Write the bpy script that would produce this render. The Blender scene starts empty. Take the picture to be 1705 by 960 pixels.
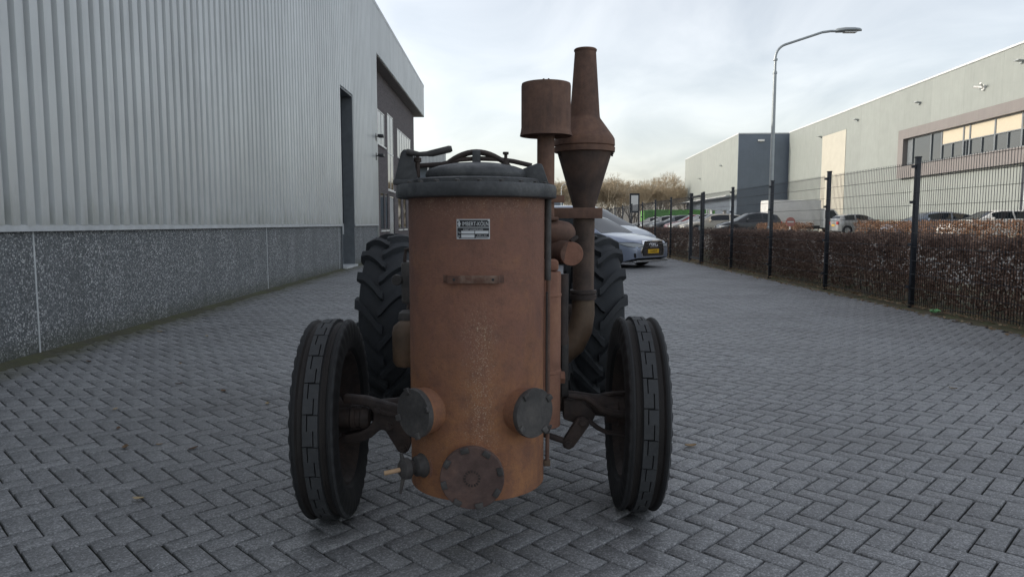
import bpy, bmesh, math, random
import numpy as np
from mathutils import Vector, Matrix, noise as mnoise
R = math.radians
random.seed(7); rng = np.random.default_rng(7)
S = bpy.context.scene
COL = S.collection

# ------------------------------------------------------------------ camera, sky, sun, exposure
cam = bpy.data.cameras.new('camera'); camo = bpy.data.objects.new('camera', cam); COL.objects.link(camo)
camo.location = (0, 0, 1.2); camo.rotation_euler = (R(90-5.23), 0, 0)
cam.sensor_width = 36; cam.lens = 36*1180/1705; cam.clip_start = .05; cam.clip_end = 2000
S.camera = camo
SUN_EL, SUN_AZ = 20.5, 15.0           # elevation; azimuth ahead of due left (-X)
sdir = Vector((-math.cos(R(SUN_AZ))*math.cos(R(SUN_EL)), math.sin(R(SUN_AZ))*math.cos(R(SUN_EL)), math.sin(R(SUN_EL))))
sl = bpy.data.lights.new('sun', 'SUN'); sl.energy = 2.0; sl.angle = R(.6); sl.color = (1, .94, .84)
so = bpy.data.objects.new('sun', sl); COL.objects.link(so)
so.rotation_euler = (-sdir).to_track_quat('-Z', 'Y').to_euler(); so.location = (-30, 10, 30)
W = bpy.data.worlds.new('World'); S.world = W; W.use_nodes = True
def world():
    nt = W.node_tree; nt.nodes.clear(); N = nt.nodes.new; L = nt.links.new
    out = N('ShaderNodeOutputWorld'); bg = N('ShaderNodeBackground'); bg.inputs[1].default_value = .15
    sky = N('ShaderNodeTexSky'); sky.sky_type = 'NISHITA'; sky.sun_disc = False
    sky.sun_elevation = R(SUN_EL); sky.sun_rotation = math.atan2(sdir.x, sdir.y)
    sky.air_density = 1.0; sky.dust_density = 2.2; sky.ozone_density = 1.0
    tc = N('ShaderNodeTexCoord'); sep = N('ShaderNodeSeparateXYZ'); L(tc.outputs['Generated'], sep.inputs[0])
    add = N('ShaderNodeMath'); add.operation = 'ADD'; add.inputs[1].default_value = .22; L(sep.outputs[2], add.inputs[0])
    mx = N('ShaderNodeMath'); mx.operation = 'MAXIMUM'; mx.inputs[1].default_value = .12; L(add.outputs[0], mx.inputs[0])
    dx = N('ShaderNodeMath'); dx.operation = 'DIVIDE'; L(sep.outputs[0], dx.inputs[0]); L(mx.outputs[0], dx.inputs[1])
    dy = N('ShaderNodeMath'); dy.operation = 'DIVIDE'; L(sep.outputs[1], dy.inputs[0]); L(mx.outputs[0], dy.inputs[1])
    cb = N('ShaderNodeCombineXYZ'); L(dx.outputs[0], cb.inputs[0]); L(dy.outputs[0], cb.inputs[1])
    mp = N('ShaderNodeMapping'); mp.inputs['Rotation'].default_value = (0, 0, .6); mp.inputs['Scale'].default_value = (1.15, .75, 1)
    L(cb.outputs[0], mp.inputs[0])
    n1 = N('ShaderNodeTexNoise'); n1.inputs['Scale'].default_value = 1.9; n1.inputs['Detail'].default_value = 9; n1.inputs['Roughness'].default_value = .52
    n1.inputs['Distortion'].default_value = .5
    L(mp.outputs[0], n1.inputs['Vector'])
    rmp = N('ShaderNodeValToRGB'); e = rmp.color_ramp.elements
    e[0].position = .38; e[0].color = (.16, .16, .16, 1); e[1].position = .64; e[1].color = (.95, .95, .95, 1)
    L(n1.outputs[0], rmp.inputs[0])
    # thin veil of cloud takes its colour from a brighter, greyer copy of the sky it hangs in
    hs = N('ShaderNodeHueSaturation'); hs.inputs['Saturation'].default_value = .6; hs.inputs['Value'].default_value = 1.0
    hs.inputs['Saturation'].default_value = .55
    h2 = N('ShaderNodeHueSaturation'); h2.inputs['Saturation'].default_value = .45; h2.inputs['Value'].default_value = 1.1; L(sky.outputs[0], h2.inputs['Color'])
    L(sky.outputs[0], hs.inputs['Color'])
    ad = N('ShaderNodeMix'); ad.data_type = 'RGBA'; ad.blend_type = 'ADD'; ad.inputs[0].default_value = 1.0
    L(hs.outputs[0], ad.inputs[6]); ad.inputs[7].default_value = (1.66, 1.54, 1.39, 1)
    mix = N('ShaderNodeMix'); mix.data_type = 'RGBA'
    L(rmp.outputs[0], mix.inputs[0]); L(h2.outputs[0], mix.inputs[6]); L(ad.outputs[2], mix.inputs[7])
    L(mix.outputs[2], bg.inputs[0]); L(bg.outputs[0], out.inputs[0])
world()
S.view_settings.view_transform = 'Standard'; S.view_settings.look = 'None'
S.view_settings.gamma = 1; S.view_settings.use_curve_mapping = False
S.view_settings.exposure = 0.5
S.render.engine = 'CYCLES'

# ------------------------------------------------------------------ helpers
def tag(o, label=None, cat=None, group=None, kind=None):
    if label: o['label'] = label
    if cat: o['category'] = cat
    if group: o['group'] = group
    if kind: o['kind'] = kind
    return o
def empty(name, loc=(0,0,0), rz=0, label=None, cat=None, group=None):
    o = bpy.data.objects.new(name, None); COL.objects.link(o); o.location = loc; o.rotation_euler = (0,0,rz)
    o.empty_display_size = .2
    CEN[o] = Vector((0,0,0))
    return tag(o, label, cat, group)
CEN = {}
def basis(ax):
    ax = Vector(ax).normalized()
    a = Vector((0,0,1)) if abs(ax.z) < .9 else Vector((1,0,0))
    e1 = a.cross(ax).normalized(); e2 = ax.cross(e1)
    return e1, e2, ax
class MB:
    def __init__(s): s.v=[]; s.f=[]; s.m=[]
    def add(s, vs, fs, m=0):
        b=len(s.v); s.v += [Vector(v) for v in vs]; s.f += [tuple(i+b for i in f) for f in fs]; s.m += [m]*len(fs); return s
    def box(s, x0,x1,y0,y1,z0,z1, m=0):
        return s.add([(x0,y0,z0),(x1,y0,z0),(x1,y1,z0),(x0,y1,z0),(x0,y0,z1),(x1,y0,z1),(x1,y1,z1),(x0,y1,z1)],
          [(0,3,2,1),(4,5,6,7),(0,1,5,4),(1,2,6,5),(2,3,7,6),(3,0,4,7)], m)
    def bar(s, a, b, w, h, up=(0,0,1), m=0, w2=None, h2=None):
        a=Vector(a); b=Vector(b); d=(b-a).normalized(); up=Vector(up)
        if abs(d.dot(up))>.98: up=Vector((0,1,0))
        sx=d.cross(up).normalized(); uz=sx.cross(d); w2=w if w2 is None else w2; h2=h if h2 is None else h2
        vs=[]
        for p,ww,hh in ((a,w,h),(b,w2,h2)):
            for i,j in ((-1,-1),(1,-1),(1,1),(-1,1)): vs.append(p+sx*(i*ww/2)+uz*(j*hh/2))
        return s.add(vs,[(0,3,2,1),(4,5,6,7),(0,1,5,4),(1,2,6,5),(2,3,7,6),(3,0,4,7)],m)
    def tube(s, pts, rad, seg=12, caps=True, m=0, sy=1.0):
        pts=[Vector(p) for p in pts]; n=len(pts)
        rad=[rad]*n if not hasattr(rad,'__len__') else rad
        vs=[]; fs=[]; e1=None
        for i,p in enumerate(pts):
            t=(pts[min(i+1,n-1)]-pts[max(i-1,0)]).normalized()
            if e1 is None: e1,e2,_=basis(t)
            else:
                e1=(e1-t*e1.dot(t)).normalized()
            e2=t.cross(e1)
            for k in range(seg):
                a=2*math.pi*k/seg; vs.append(p+e1*(rad[i]*math.cos(a))+e2*(rad[i]*sy*math.sin(a)))
        for i in range(n-1):
            for k in range(seg):
                k2=(k+1)%seg; fs.append((i*seg+k,i*seg+k2,(i+1)*seg+k2,(i+1)*seg+k))
        if caps: fs.append(tuple(range(seg-1,-1,-1))); fs.append(tuple((n-1)*seg+k for k in range(seg)))
        return s.add(vs,fs,m)
    def lathe(s, o, ax, prof, seg=32, m=0, caps=True, a0=0):
        e1,e2,d=basis(ax); o=Vector(o); vs=[]; fs=[]; n=len(prof)
        for r,h in prof:
            for k in range(seg):
                a=a0+2*math.pi*k/seg; vs.append(o+d*h+e1*(r*math.cos(a))+e2*(r*math.sin(a)))
        for i in range(n-1):
            for k in range(seg):
                k2=(k+1)%seg; fs.append((i*seg+k,i*seg+k2,(i+1)*seg+k2,(i+1)*seg+k))
        if caps: fs.append(tuple(range(seg-1,-1,-1))); fs.append(tuple((n-1)*seg+k for k in range(seg)))
        return s.add(vs,fs,m)
    def prism(s, poly, o, ex, ey, ez, t, m=0):
        """poly in (ex,ey) plane at o, extruded t along ez"""
        o=Vector(o); ex=Vector(ex); ey=Vector(ey); ez=Vector(ez); n=len(poly)
        vs=[o+ex*a+ey*b for a,b in poly]+[o+ex*a+ey*b+ez*t for a,b in poly]
        fs=[tuple(range(n-1,-1,-1)),tuple(range(n,2*n))]+[(i,(i+1)%n,n+(i+1)%n,n+i) for i in range(n)]
        return s.add(vs,fs,m)
    def build(s, name, mats, parent=None, off=(0,0,0), bevel=0, smooth=40, center=True, bseg=2):
        if not isinstance(mats,(list,tuple)): mats=[mats]
        off=Vector(off); vs=[v-off for v in s.v]
        if center and vs:
            a=np.array(vs); c=Vector((a.min(0)+a.max(0))/2)
        else: c=Vector((0,0,0))
        me=bpy.data.meshes.new(name); me.from_pydata([v-c for v in vs],[],s.f)
        for mt in mats: me.materials.append(mt)
        me.polygons.foreach_set('material_index', s.m)
        bm=bmesh.new(); bm.from_mesh(me)
        bmesh.ops.recalc_face_normals(bm, faces=bm.faces)
        if bevel:
            es=[e for e in bm.edges if len(e.link_faces)==2 and e.calc_face_angle(0)>R(40)]
            bmesh.ops.bevel(bm, geom=es, offset=bevel, segments=bseg, affect='EDGES', profile=.5, clamp_overlap=True)
        if smooth:
            for f in bm.faces: f.smooth=True
            for e in bm.edges:
                e.smooth = not (len(e.link_faces)==2 and e.calc_face_angle(0)>R(smooth))
        bm.to_mesh(me); bm.free(); me.update()
        return link(name, me, parent, c)
def link(name, me, parent=None, c=Vector((0,0,0))):
    o=bpy.data.objects.new(name, me); COL.objects.link(o); c=Vector(c)
    CEN[o]=c
    if parent is not None: o.parent=parent; o.location=c-CEN[parent]
    else: o.location=c
    return o
def fastmesh(name, V, F, mat, smooth=False):
    """V (n,3) array, F (m,4) or (m,3) array"""
    me=bpy.data.meshes.new(name); V=np.asarray(V,dtype=np.float32); F=np.asarray(F,dtype=np.int32); k=F.shape[1]
    me.vertices.add(len(V)); me.vertices.foreach_set('co',V.ravel())
    me.loops.add(F.size); me.loops.foreach_set('vertex_index',F.ravel())
    me.polygons.add(len(F)); me.polygons.foreach_set('loop_start',np.arange(0,F.size,k,dtype=np.int32))
    if smooth: me.polygons.foreach_set('use_smooth',np.ones(len(F),dtype=bool))
    me.materials.append(mat); me.update(calc_edges=True); me.validate(); return me
def copy_tree(o, parent=None):
    c=o.copy(); COL.objects.link(c); CEN[c]=CEN[o]
    if parent is not None: c.parent=parent
    for ch in list(o.children): copy_tree(ch, c)
    return c

# ------------------------------------------------------------------ materials
class NT:
    def __init__(s, name):
        s.mat=bpy.data.materials.new(name); s.mat.use_nodes=True; s.t=s.mat.node_tree
        s.b=s.t.nodes['Principled BSDF']
    def n(s, typ, **k):
        nd=s.t.nodes.new('ShaderNode'+typ)
        for a,b in k.items(): setattr(nd,a,b)
        return nd
    def l(s,a,b): s.t.links.new(a,b)
    def coord(s, kind='Object', scale=(1,1,1), rot=(0,0,0)):
        tc=s.n('TexCoord'); mp=s.n('Mapping'); mp.inputs['Scale'].default_value=scale; mp.inputs['Rotation'].default_value=rot
        if kind=='World':
            g=s.n('NewGeometry'); s.l(g.outputs['Position'],mp.inputs[0])
        else: s.l(tc.outputs[kind],mp.inputs[0])
        return mp.outputs[0]
    def noise(s, vec, scale, detail=6, rough=.6, dist=0):
        nd=s.n('TexNoise'); nd.inputs['Scale'].default_value=scale; nd.inputs['Detail'].default_value=detail
        nd.inputs['Roughness'].default_value=rough; nd.inputs['Distortion'].default_value=dist
        if vec: s.l(vec,nd.inputs['Vector'])
        return nd.outputs[0]
    def ramp(s, fac, stops):
        r=s.n('ValToRGB'); e=r.color_ramp.elements
        while len(e)<len(stops): e.new(.5)
        for el,(p,c) in zip(e,stops):
            el.position=p; el.color=(c,c,c,1) if isinstance(c,(int,float)) else (*c,1)
        s.l(fac,r.inputs[0]); return r.outputs[0]
    def mix(s, fac, a, b, mode='MIX'):
        m=s.n('Mix'); m.data_type='RGBA'; m.blend_type=mode
        for si,x in ((0,fac),(6,a),(7,b)):
            sock=m.inputs[si]
            if hasattr(x,'default_value') or hasattr(x,'is_linked'): s.l(x,sock)
            elif isinstance(x,(int,float)): sock.default_value = x if si==0 else (x,x,x,1)
            else: sock.default_value=(*x,1)
        return m.outputs[2]
    def math(s, op, a, b=0, c=None):
        m=s.n('Math'); m.operation=op
        for i,x in enumerate((a,b) if c is None else (a,b,c)):
            if isinstance(x,(int,float)): m.inputs[i].default_value=x
            else: s.l(x,m.inputs[i])
        return m.outputs[0]
    def bump(s, h, strength=.3, dist=.01):
        b=s.n('Bump'); b.inputs['Strength'].default_value=strength; b.inputs['Distance'].default_value=dist
        s.l(h,b.inputs['Height']); s.l(b.outputs[0],s.b.inputs['Normal'])
    def set(s, **k):
        for a,v in k.items():
            i=s.b.inputs[a.replace('_',' ')]
            if hasattr(v,'is_linked'): s.l(v,i)
            else: i.default_value = (*v,1) if isinstance(v,(tuple,list)) and len(v)==3 else v
        return s
def plain(name, col, rough=.6, metal=0, var=.15, scale=6, bump=0, spec=.5):
    t=NT(name); v=t.coord('Object'); nz=t.noise(v,scale,7,.62)
    lo=tuple(c*(1-var) for c in col); hi=tuple(min(1,c*(1+var)) for c in col)
    t.set(Base_Color=t.ramp(nz,[(.3,lo),(.7,hi)]), Metallic=metal)
    t.set(Roughness=t.ramp(nz,[(.3,max(.02,rough-.08)),(.7,min(1,rough+.08))]))
    t.b.inputs['Specular IOR Level'].default_value=spec
    if bump: t.bump(t.noise(v,scale*6,6,.7),bump,.004)
    return t.mat
def rust(name, cols, scale=5, rough=.82, speck=0, streak=True, bump=.35, lowrust=None):
    """cols: dark, mid, orange"""
    t=NT(name); v=t.coord('World')
    a=t.noise(v,scale,10,.68,.3); b=t.noise(v,scale*5,8,.7)
    base=t.ramp(a,[(.28,cols[0]),(.5,cols[1]),(.74,cols[2])])
    base=t.mix(t.ramp(b,[(.35,.0),(.75,.55)]),base,cols[0])
    if streak:
        sv=t.coord('World',(26,26,1.6)); sn=t.noise(sv,1.0,6,.6)
        base=t.mix(t.ramp(sn,[(.52,0.),(.78,.5)]),base,cols[2])
        base=t.mix(t.ramp(sn,[(.25,.45),(.42,0.)]),base,tuple(c*.55 for c in cols[1]))
    if lowrust:
        z0,z1,c=lowrust
        sp=t.n('SeparateXYZ'); s0=t.coord('World'); t.l(s0,sp.inputs[0])
        zz=t.math('ADD',sp.outputs[2],t.math('MULTIPLY',t.math('SUBTRACT',a,.5),.7))
        g=t.n('MapRange'); g.inputs[1].default_value=z1; g.inputs[2].default_value=z0; g.inputs[3].default_value=0; g.inputs[4].default_value=1
        t.l(zz,g.inputs[0]); base=t.mix(t.math('MULTIPLY',g.outputs[0],.72),base,c)
    if speck:
        f=t.noise(v,170,3,.6); m=t.noise(t.coord('World',(1,1,.45)),5.5,4,.6)
        k=t.math('MULTIPLY',t.ramp(f,[(.60,0.),(.68,1.)]),t.ramp(m,[(.52,0.),(.66,speck)]))
        base=t.mix(k,base,(.42,.34,.26))
    t.set(Base_Color=base, Metallic=.0)
    t.set(Roughness=t.ramp(b,[(.3,rough-.12),(.7,min(1,rough+.1))]))
    t.b.inputs['Specular IOR Level'].default_value=.35
    t.bump(t.math('ADD',t.noise(v,90,6,.7),t.math('MULTIPLY',b,.7)),bump,.003)
    return t.mat
def glass(name, col=(.02,.025,.03), rough=.03):
    t=NT(name); t.set(Base_Color=col,Roughness=rough); t.b.inputs['Specular IOR Level'].default_value=.9; t.b.inputs['IOR'].default_value=1.55
    return t.mat
M={}
def tankmat():
    t=NT('rusted_tank_steel'); v=t.coord('World'); sp=t.n('SeparateXYZ'); t.l(v,sp.inputs[0]); z=sp.outputs[2]; x=sp.outputs[0]
    a=t.noise(v,2.6,8,.62,.4); b=t.noise(v,16,9,.72); f=t.noise(v,75,6,.75)
    st=t.noise(t.coord('World',(17,17,2.2)),1.,8,.66,.4); st2=t.noise(t.coord('World',(75,75,2.5)),1.,5,.6)
    up=t.mix(t.ramp(a,[(.32,0.),(.68,1.)]),(.20,.10,.076),(.31,.148,.096))
    lo=t.mix(t.ramp(t.math('ADD',t.math('MULTIPLY',t.noise(v,6.5,8,.68),.75),t.math('MULTIPLY',st,.25)),[(.38,0.),(.62,1.)]),(.24,.112,.066),(.40,.185,.08))
    zz=t.math('ADD',z,t.math('ADD',t.math('MULTIPLY',t.math('SUBTRACT',a,.5),1.1),t.math('MULTIPLY',t.math('SUBTRACT',st,.5),.9)))
    c=t.mix(t.ramp(t.math('MULTIPLY',zz,.7),[(.26,1.),(.62,0.)]),up,lo)
    c=t.mix(t.ramp(t.math('ADD',z,t.math('MULTIPLY',st,.25)),[(.0,0.),(1.,0.)]),c,c)
    top=t.n('MapRange'); top.inputs[1].default_value=.95; top.inputs[2].default_value=1.38; t.l(t.math('ADD',z,t.math('MULTIPLY',t.math('SUBTRACT',a,.5),.6)),top.inputs[0])
    c=t.mix(t.math('MULTIPLY',top.outputs[0],.5),c,(.18,.112,.096))
    c=t.mix(t.ramp(st,[(.30,.38),(.48,0.)]),c,(.16,.085,.064))
    c=t.mix(t.ramp(st2,[(.55,0.),(.75,.16)]),c,(.42,.205,.095))
    c=t.mix(t.ramp(t.noise(v,9,9,.72,.6),[(.52,0.),(.70,.4)]),c,(.39,.19,.095))
    c=t.mix(t.ramp(b,[(.32,.55),(.52,0.)]),c,(.145,.075,.056))
    c=t.mix(t.ramp(f,[(.34,.4),(.48,0.)]),c,(.14,.075,.055))
    # pale flecks of old paint, thickest down the front and under the flange
    xd=t.math('ABSOLUTE',t.math('ADD',x,.105)); band=t.ramp(t.math('ADD',xd,t.math('MULTIPLY',t.math('SUBTRACT',b,.5),.12)),[(.005,1.),(.075,0.)])
    zb=t.ramp(t.math('ADD',z,t.math('MULTIPLY',t.math('SUBTRACT',a,.5),.3)),[(.45,1.),(.86,1.),(.98,.0)])
    zt=t.ramp(t.math('ADD',z,t.math('MULTIPLY',t.math('SUBTRACT',st,.5),.12)),[(.965,0.),(.99,.0)])
    g=t.n('MapRange'); g.inputs[1].default_value=1.2; g.inputs[2].default_value=1.27; t.l(t.math('ADD',z,t.math('MULTIPLY',t.math('SUBTRACT',b,.5),.12)),g.inputs[0])
    m=t.math('MAXIMUM',t.math('MULTIPLY',band,zb),t.math('MULTIPLY',g.outputs[0],.6))
    m=t.math('MAXIMUM',m,t.ramp(t.noise(v,5,5,.65),[(.60,0.),(.74,.7)]))
    fl=t.noise(v,190,4,.75)
    c=t.mix(t.math('MULTIPLY',m,t.math('MULTIPLY',t.ramp(fl,[(.54,0.),(.63,.9)]),t.ramp(t.math('ADD',st2,t.math('MULTIPLY',b,.5)),[(.55,.25),(.8,1.)]))),c,(.52,.42,.31))
    t.set(Base_Color=c,Roughness=t.ramp(b,[(.3,.62),(.7,.88)])); t.b.inputs['Specular IOR Level'].default_value=.4
    t.bump(t.math('ADD',t.math('ADD',f,t.math('MULTIPLY',a,3.)),t.math('ADD',t.math('MULTIPLY',b,1.2),t.math('MULTIPLY',fl,.5))),.6,.005)
    return t.mat
M['tank']=tankmat()
M['rust']=rust('rusted_steel',((.09,.06,.05),(.18,.105,.078),(.27,.15,.098)),6)
M['rust_o']=rust('orange_rusted_steel',((.17,.088,.062),(.30,.155,.11),(.36,.19,.12)),5,speck=.6)
M['rust_d']=rust('dark_rusted_iron',((.030,.026,.026),(.060,.047,.043),(.10,.068,.055)),7,.7)
M['iron']=rust('dark_cast_iron',((.04,.038,.038),(.08,.076,.074),(.135,.125,.115)),10,.6,streak=False)
M['lidiron']=rust('blue_grey_iron',((.04,.042,.045),(.085,.089,.094),(.15,.152,.153)),9,.5,streak=False)
M['brass']=rust('tarnished_brass',((.085,.062,.045),(.165,.112,.075),(.25,.155,.095)),6,.6,streak=False)
M['wood']=plain('pale_wood',(.45,.30,.18),.7)
def rubber(name, col, dust):
    t=NT(name); v=t.coord('World'); a=t.noise(v,9,8,.65); b=t.noise(v,60,5,.6)
    c=t.ramp(a,[(.3,tuple(x*.7 for x in col)),(.7,tuple(x*1.35 for x in col))])
    c=t.mix(t.ramp(b,[(.5,0.),(.8,.35)]),c,dust)
    t.set(Base_Color=c,Roughness=t.ramp(a,[(.3,.62),(.7,.85)])); t.b.inputs['Specular IOR Level'].default_value=.45
    t.bump(t.noise(v,110,4,.6),.25,.002); return t.mat
M['rubber']=rubber('worn_tyre_rubber',(.014,.0145,.016),(.04,.039,.038))
M['rubber_hi']=rubber('scuffed_tread_rubber',(.045,.048,.052),(.09,.09,.09))
M['rubber_brown']=rubber('dusty_tread_rubber',(.022,.019,.018),(.045,.038,.034))
M['rubber_rear']=rubber('rear_tyre_rubber',(.021,.024,.028),(.05,.05,.052))
M['black']=plain('black_paint',(.014,.016,.02),.45)
M['fence']=plain('anthracite_powder_coat',(.012,.016,.024),.5,0,.2)
M['plate_black']=plain('black_enamel',(.02,.022,.028),.4)
M['plate_metal']=plain('engraved_aluminium',(.62,.64,.66),.45,.1,.08)

def clad(name, col, metal=.35, rough=.38, dirt=True):
    t=NT(name); v=t.coord('World'); a=t.noise(v,1.2,5,.6); b=t.noise(t.coord('World',(14,14,.5)),1.,5,.6)
    c=t.ramp(a,[(.3,tuple(x*.93 for x in col)),(.7,tuple(x*1.05 for x in col))])
    if dirt: c=t.mix(t.ramp(b,[(.55,0.),(.8,.22)]),c,tuple(x*.55 for x in col))
    oi=t.n('ObjectInfo'); c=t.mix(1.,c,t.ramp(oi.outputs['Random'],[(0.,.93),(1.,1.04)]),'MULTIPLY')
    if dirt:
        sp=t.n('SeparateXYZ'); t.l(v,sp.inputs[0]); k=t.n('MapRange'); k.inputs[1].default_value=1.55; k.inputs[2].default_value=1.16
        t.l(t.math('ADD',sp.outputs[2],t.math('MULTIPLY',t.math('SUBTRACT',t.noise(t.coord('World',(4,4,1)),1.6,6,.65),.42),1.5)),k.inputs[0])
        c=t.mix(t.math('MULTIPLY',k.outputs[0],.45),c,tuple(x*.5 for x in (col[0],col[1],col[2]*.85)))
    t.set(Base_Color=c,Metallic=metal,Roughness=t.ramp(b,[(.3,rough-.05),(.7,rough+.1)])); 
    t.bump(t.noise(v,3,4,.5),.08,.01); return t.mat
M['clad']=clad('silver_grey_cladding',(.53,.55,.555),.3,.36)
M['clad_cream']=clad('pale_green_grey_cladding',(.215,.235,.222),0,.5)
M['clad_slate']=clad('slate_blue_cladding',(.13,.16,.20),0,.5)
M['clad_door']=clad('cream_translucent_sheet',(.46,.44,.375),0,.45,False)  # cream is the door sheet's own colour
M['band']=clad('grey_brown_band',(.17,.155,.15),0,.55)
M['dark']=plain('dark_opening',(.03,.035,.045),.5)
M['reveal']=plain('blue_grey_reveal',(.12,.135,.148),.5)
M['trim']=plain('light_trim',(.5,.52,.53),.5)
M['white']=plain('white_paint',(.75,.75,.73),.4,0,.05)
M['glass']=glass('window_glass')
M['glass_car']=glass('car_glass',(.012,.016,.02),.02); M['glass_car'].node_tree.nodes['Principled BSDF'].inputs['Specular IOR Level'].default_value=.4
M['blind']=plain('beige_blind',(.44,.39,.30),.8,0,.05)
M['galv']=plain('galvanised_steel',(.36,.39,.40),.45,.4,.12)
def brickmat():
    t=NT('dark_brick'); v=t.coord('Object',(1,1,1)); sp=t.n('SeparateXYZ'); t.l(v,sp.inputs[0]); cb=t.n('CombineXYZ')
    t.l(sp.outputs[1],cb.inputs[0]); t.l(sp.outputs[2],cb.inputs[1])
    br=t.n('TexBrick'); br.inputs['Scale'].default_value=1; br.inputs['Brick Width'].default_value=.22; br.inputs['Row Height'].default_value=.065
    br.inputs['Mortar Size'].default_value=.006; br.inputs['Color1'].default_value=(.115,.098,.105,1); br.inputs['Color2'].default_value=(.07,.058,.064,1); br.inputs['Mortar'].default_value=(.14,.13,.13,1)
    t.l(cb.outputs[0],br.inputs[0]); t.set(Base_Color=br.outputs[0],Roughness=.85); t.bump(br.outputs[1],-.4,.01); return t.mat
M['brick']=brickmat()
def aggregate():
    t=NT('exposed_aggregate_concrete'); v=t.coord('World')
    vo=t.n('TexVoronoi'); vo.inputs['Scale'].default_value=74; t.l(v,vo.inputs['Vector'])
    sp=t.n('SeparateColor'); t.l(vo.outputs['Color'],sp.inputs[0])
    c=t.ramp(sp.outputs[0],[(.0,(.065,.072,.077)),(.55,(.14,.15,.158)),(.82,(.27,.282,.29)),(.98,(.60,.61,.61))])
    v2=t.n('TexVoronoi'); v2.inputs['Scale'].default_value=36; t.l(v,v2.inputs['Vector']); s2=t.n('SeparateColor'); t.l(v2.outputs['Color'],s2.inputs[0])
    c=t.mix(t.math('MULTIPLY',t.ramp(s2.outputs[1],[(.72,0.),(.76,1.)]),t.ramp(v2.outputs['Distance'],[(.25,.8),(.45,0.)])),c,t.ramp(s2.outputs[0],[(0.,(.09,.09,.092)),(1.,(.42,.42,.41))]))
    a=t.noise(v,1.3,6,.65); c=t.mix(t.ramp(a,[(.35,.0),(.7,.5)]),c,(.128,.138,.145))
    c=t.mix(t.ramp(t.noise(t.coord('World',(3,3,.35)),1.5,6,.6),[(.5,0.),(.75,.4)]),c,(.085,.09,.092))
    spz=t.n('SeparateXYZ'); t.l(v,spz.inputs[0])
    z=t.math('ADD',spz.outputs[2],t.math('MULTIPLY',t.noise(v,5,5,.6),-.22))
    g=t.n('MapRange'); g.inputs[1].default_value=.12; g.inputs[2].default_value=-.1; t.l(z,g.inputs[0])
    c=t.mix(t.math('MULTIPLY',g.outputs[0],.6),c,(.05,.055,.03))      # green algae at the foot
    t.set(Base_Color=c,Roughness=.85); t.bump(vo.outputs['Distance'],.6,.006); return t.mat
M['aggregate']=aggregate()
def paver():
    t=NT('concrete_paving_block'); v=t.coord('World')
    at=t.n('Attribute'); at.attribute_name='tint'
    fine=t.noise(v,120,5,.8); mid=t.noise(v,38,5,.7); big=t.noise(v,.8,6,.65)
    c=t.ramp(at.outputs['Fac'],[(0.,(.225,.231,.239)),(.5,(.265,.271,.279)),(1.,(.31,.315,.322))])
    c=t.mix(t.ramp(fine,[(.28,.8),(.5,0.)]),c,(.055,.056,.058))
    c=t.mix(t.ramp(fine,[(.57,0.),(.72,.75)]),c,(.50,.51,.52))
    vg=t.n('TexVoronoi'); vg.inputs['Scale'].default_value=190; t.l(v,vg.inputs['Vector']); sg=t.n('SeparateColor'); t.l(vg.outputs['Color'],sg.inputs[0])
    c=t.mix(t.ramp(sg.outputs[0],[(.25,.5),(.40,0.)]),c,(.09,.092,.096)); c=t.mix(t.ramp(sg.outputs[0],[(.80,0.),(.95,.6)]),c,(.58,.59,.60))
    gr=t.noise(v,62,6,.85); c=t.mix(t.ramp(gr,[(.36,.55),(.5,0.)]),c,(.10,.10,.103)); c=t.mix(t.ramp(gr,[(.55,0.),(.68,.5)]),c,(.50,.505,.51))
    c=t.mix(t.ramp(mid,[(.45,0.),(.75,.35)]),c,(.105,.105,.105))
    c=t.mix(t.ramp(big,[(.45,0.),(.70,.5)]),c,(.10,.10,.10))
    c=t.mix(t.ramp(t.noise(v,2.3,7,.7),[(.62,0.),(.78,.45)]),c,(.33,.335,.34))
    sx=t.n('SeparateXYZ'); t.l(v,sx.inputs[0])
    wd=t.math('ADD',t.math('ADD',sx.outputs[0],t.math('MULTIPLY',sx.outputs[1],.012)),4.25)
    wd=t.math('ADD',wd,t.math('MULTIPLY',t.math('SUBTRACT',t.noise(v,3.,7,.7),.5),-.9))
    c=t.mix(t.ramp(wd,[(.12,.75),(.55,0.)]),c,(.085,.085,.045))        # moss creeping out from the wall
    c=t.mix(t.ramp(t.noise(v,1.1,5,.55),[(.66,0.),(.74,.55)]),c,(.06,.058,.056))   # oil and tyre stains
    t.set(Base_Color=c,Roughness=t.ramp(mid,[(.3,.45),(.7,.66)])); t.b.inputs['Specular IOR Level'].default_value=.5
    t.bump(t.math('ADD',fine,t.math('MULTIPLY',mid,.8)),.5,.003); return t.mat
M['paver']=paver()
def soilmat(name, a, b, c, scale=30):
    t=NT(name); v=t.coord('World'); n1=t.noise(v,scale,8,.7); n2=t.noise(v,2.5,6,.6)
    col=t.ramp(n1,[(.3,a),(.7,b)]); col=t.mix(t.ramp(n2,[(.4,0.),(.65,.8)]),col,c)
    t.set(Base_Color=col,Roughness=.95); t.bump(n1,.7,.01); return t.mat
M['joint']=soilmat('joint_sand',(.012,.012,.012),(.028,.028,.025),(.022,.026,.014),60)
M['moss']=soilmat('mossy_edge',(.04,.04,.03),(.10,.095,.06),(.085,.09,.04),40)
M['verge']=soilmat('verge_soil',(.06,.05,.035),(.16,.13,.09),(.09,.11,.04),35)
M['asphalt']=soilmat('lot_asphalt',(.16,.155,.145),(.22,.21,.195),(.19,.185,.17),40)
M['grass']=soilmat('rough_grass',(.05,.07,.025),(.10,.12,.04),(.09,.085,.04),20)
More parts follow.
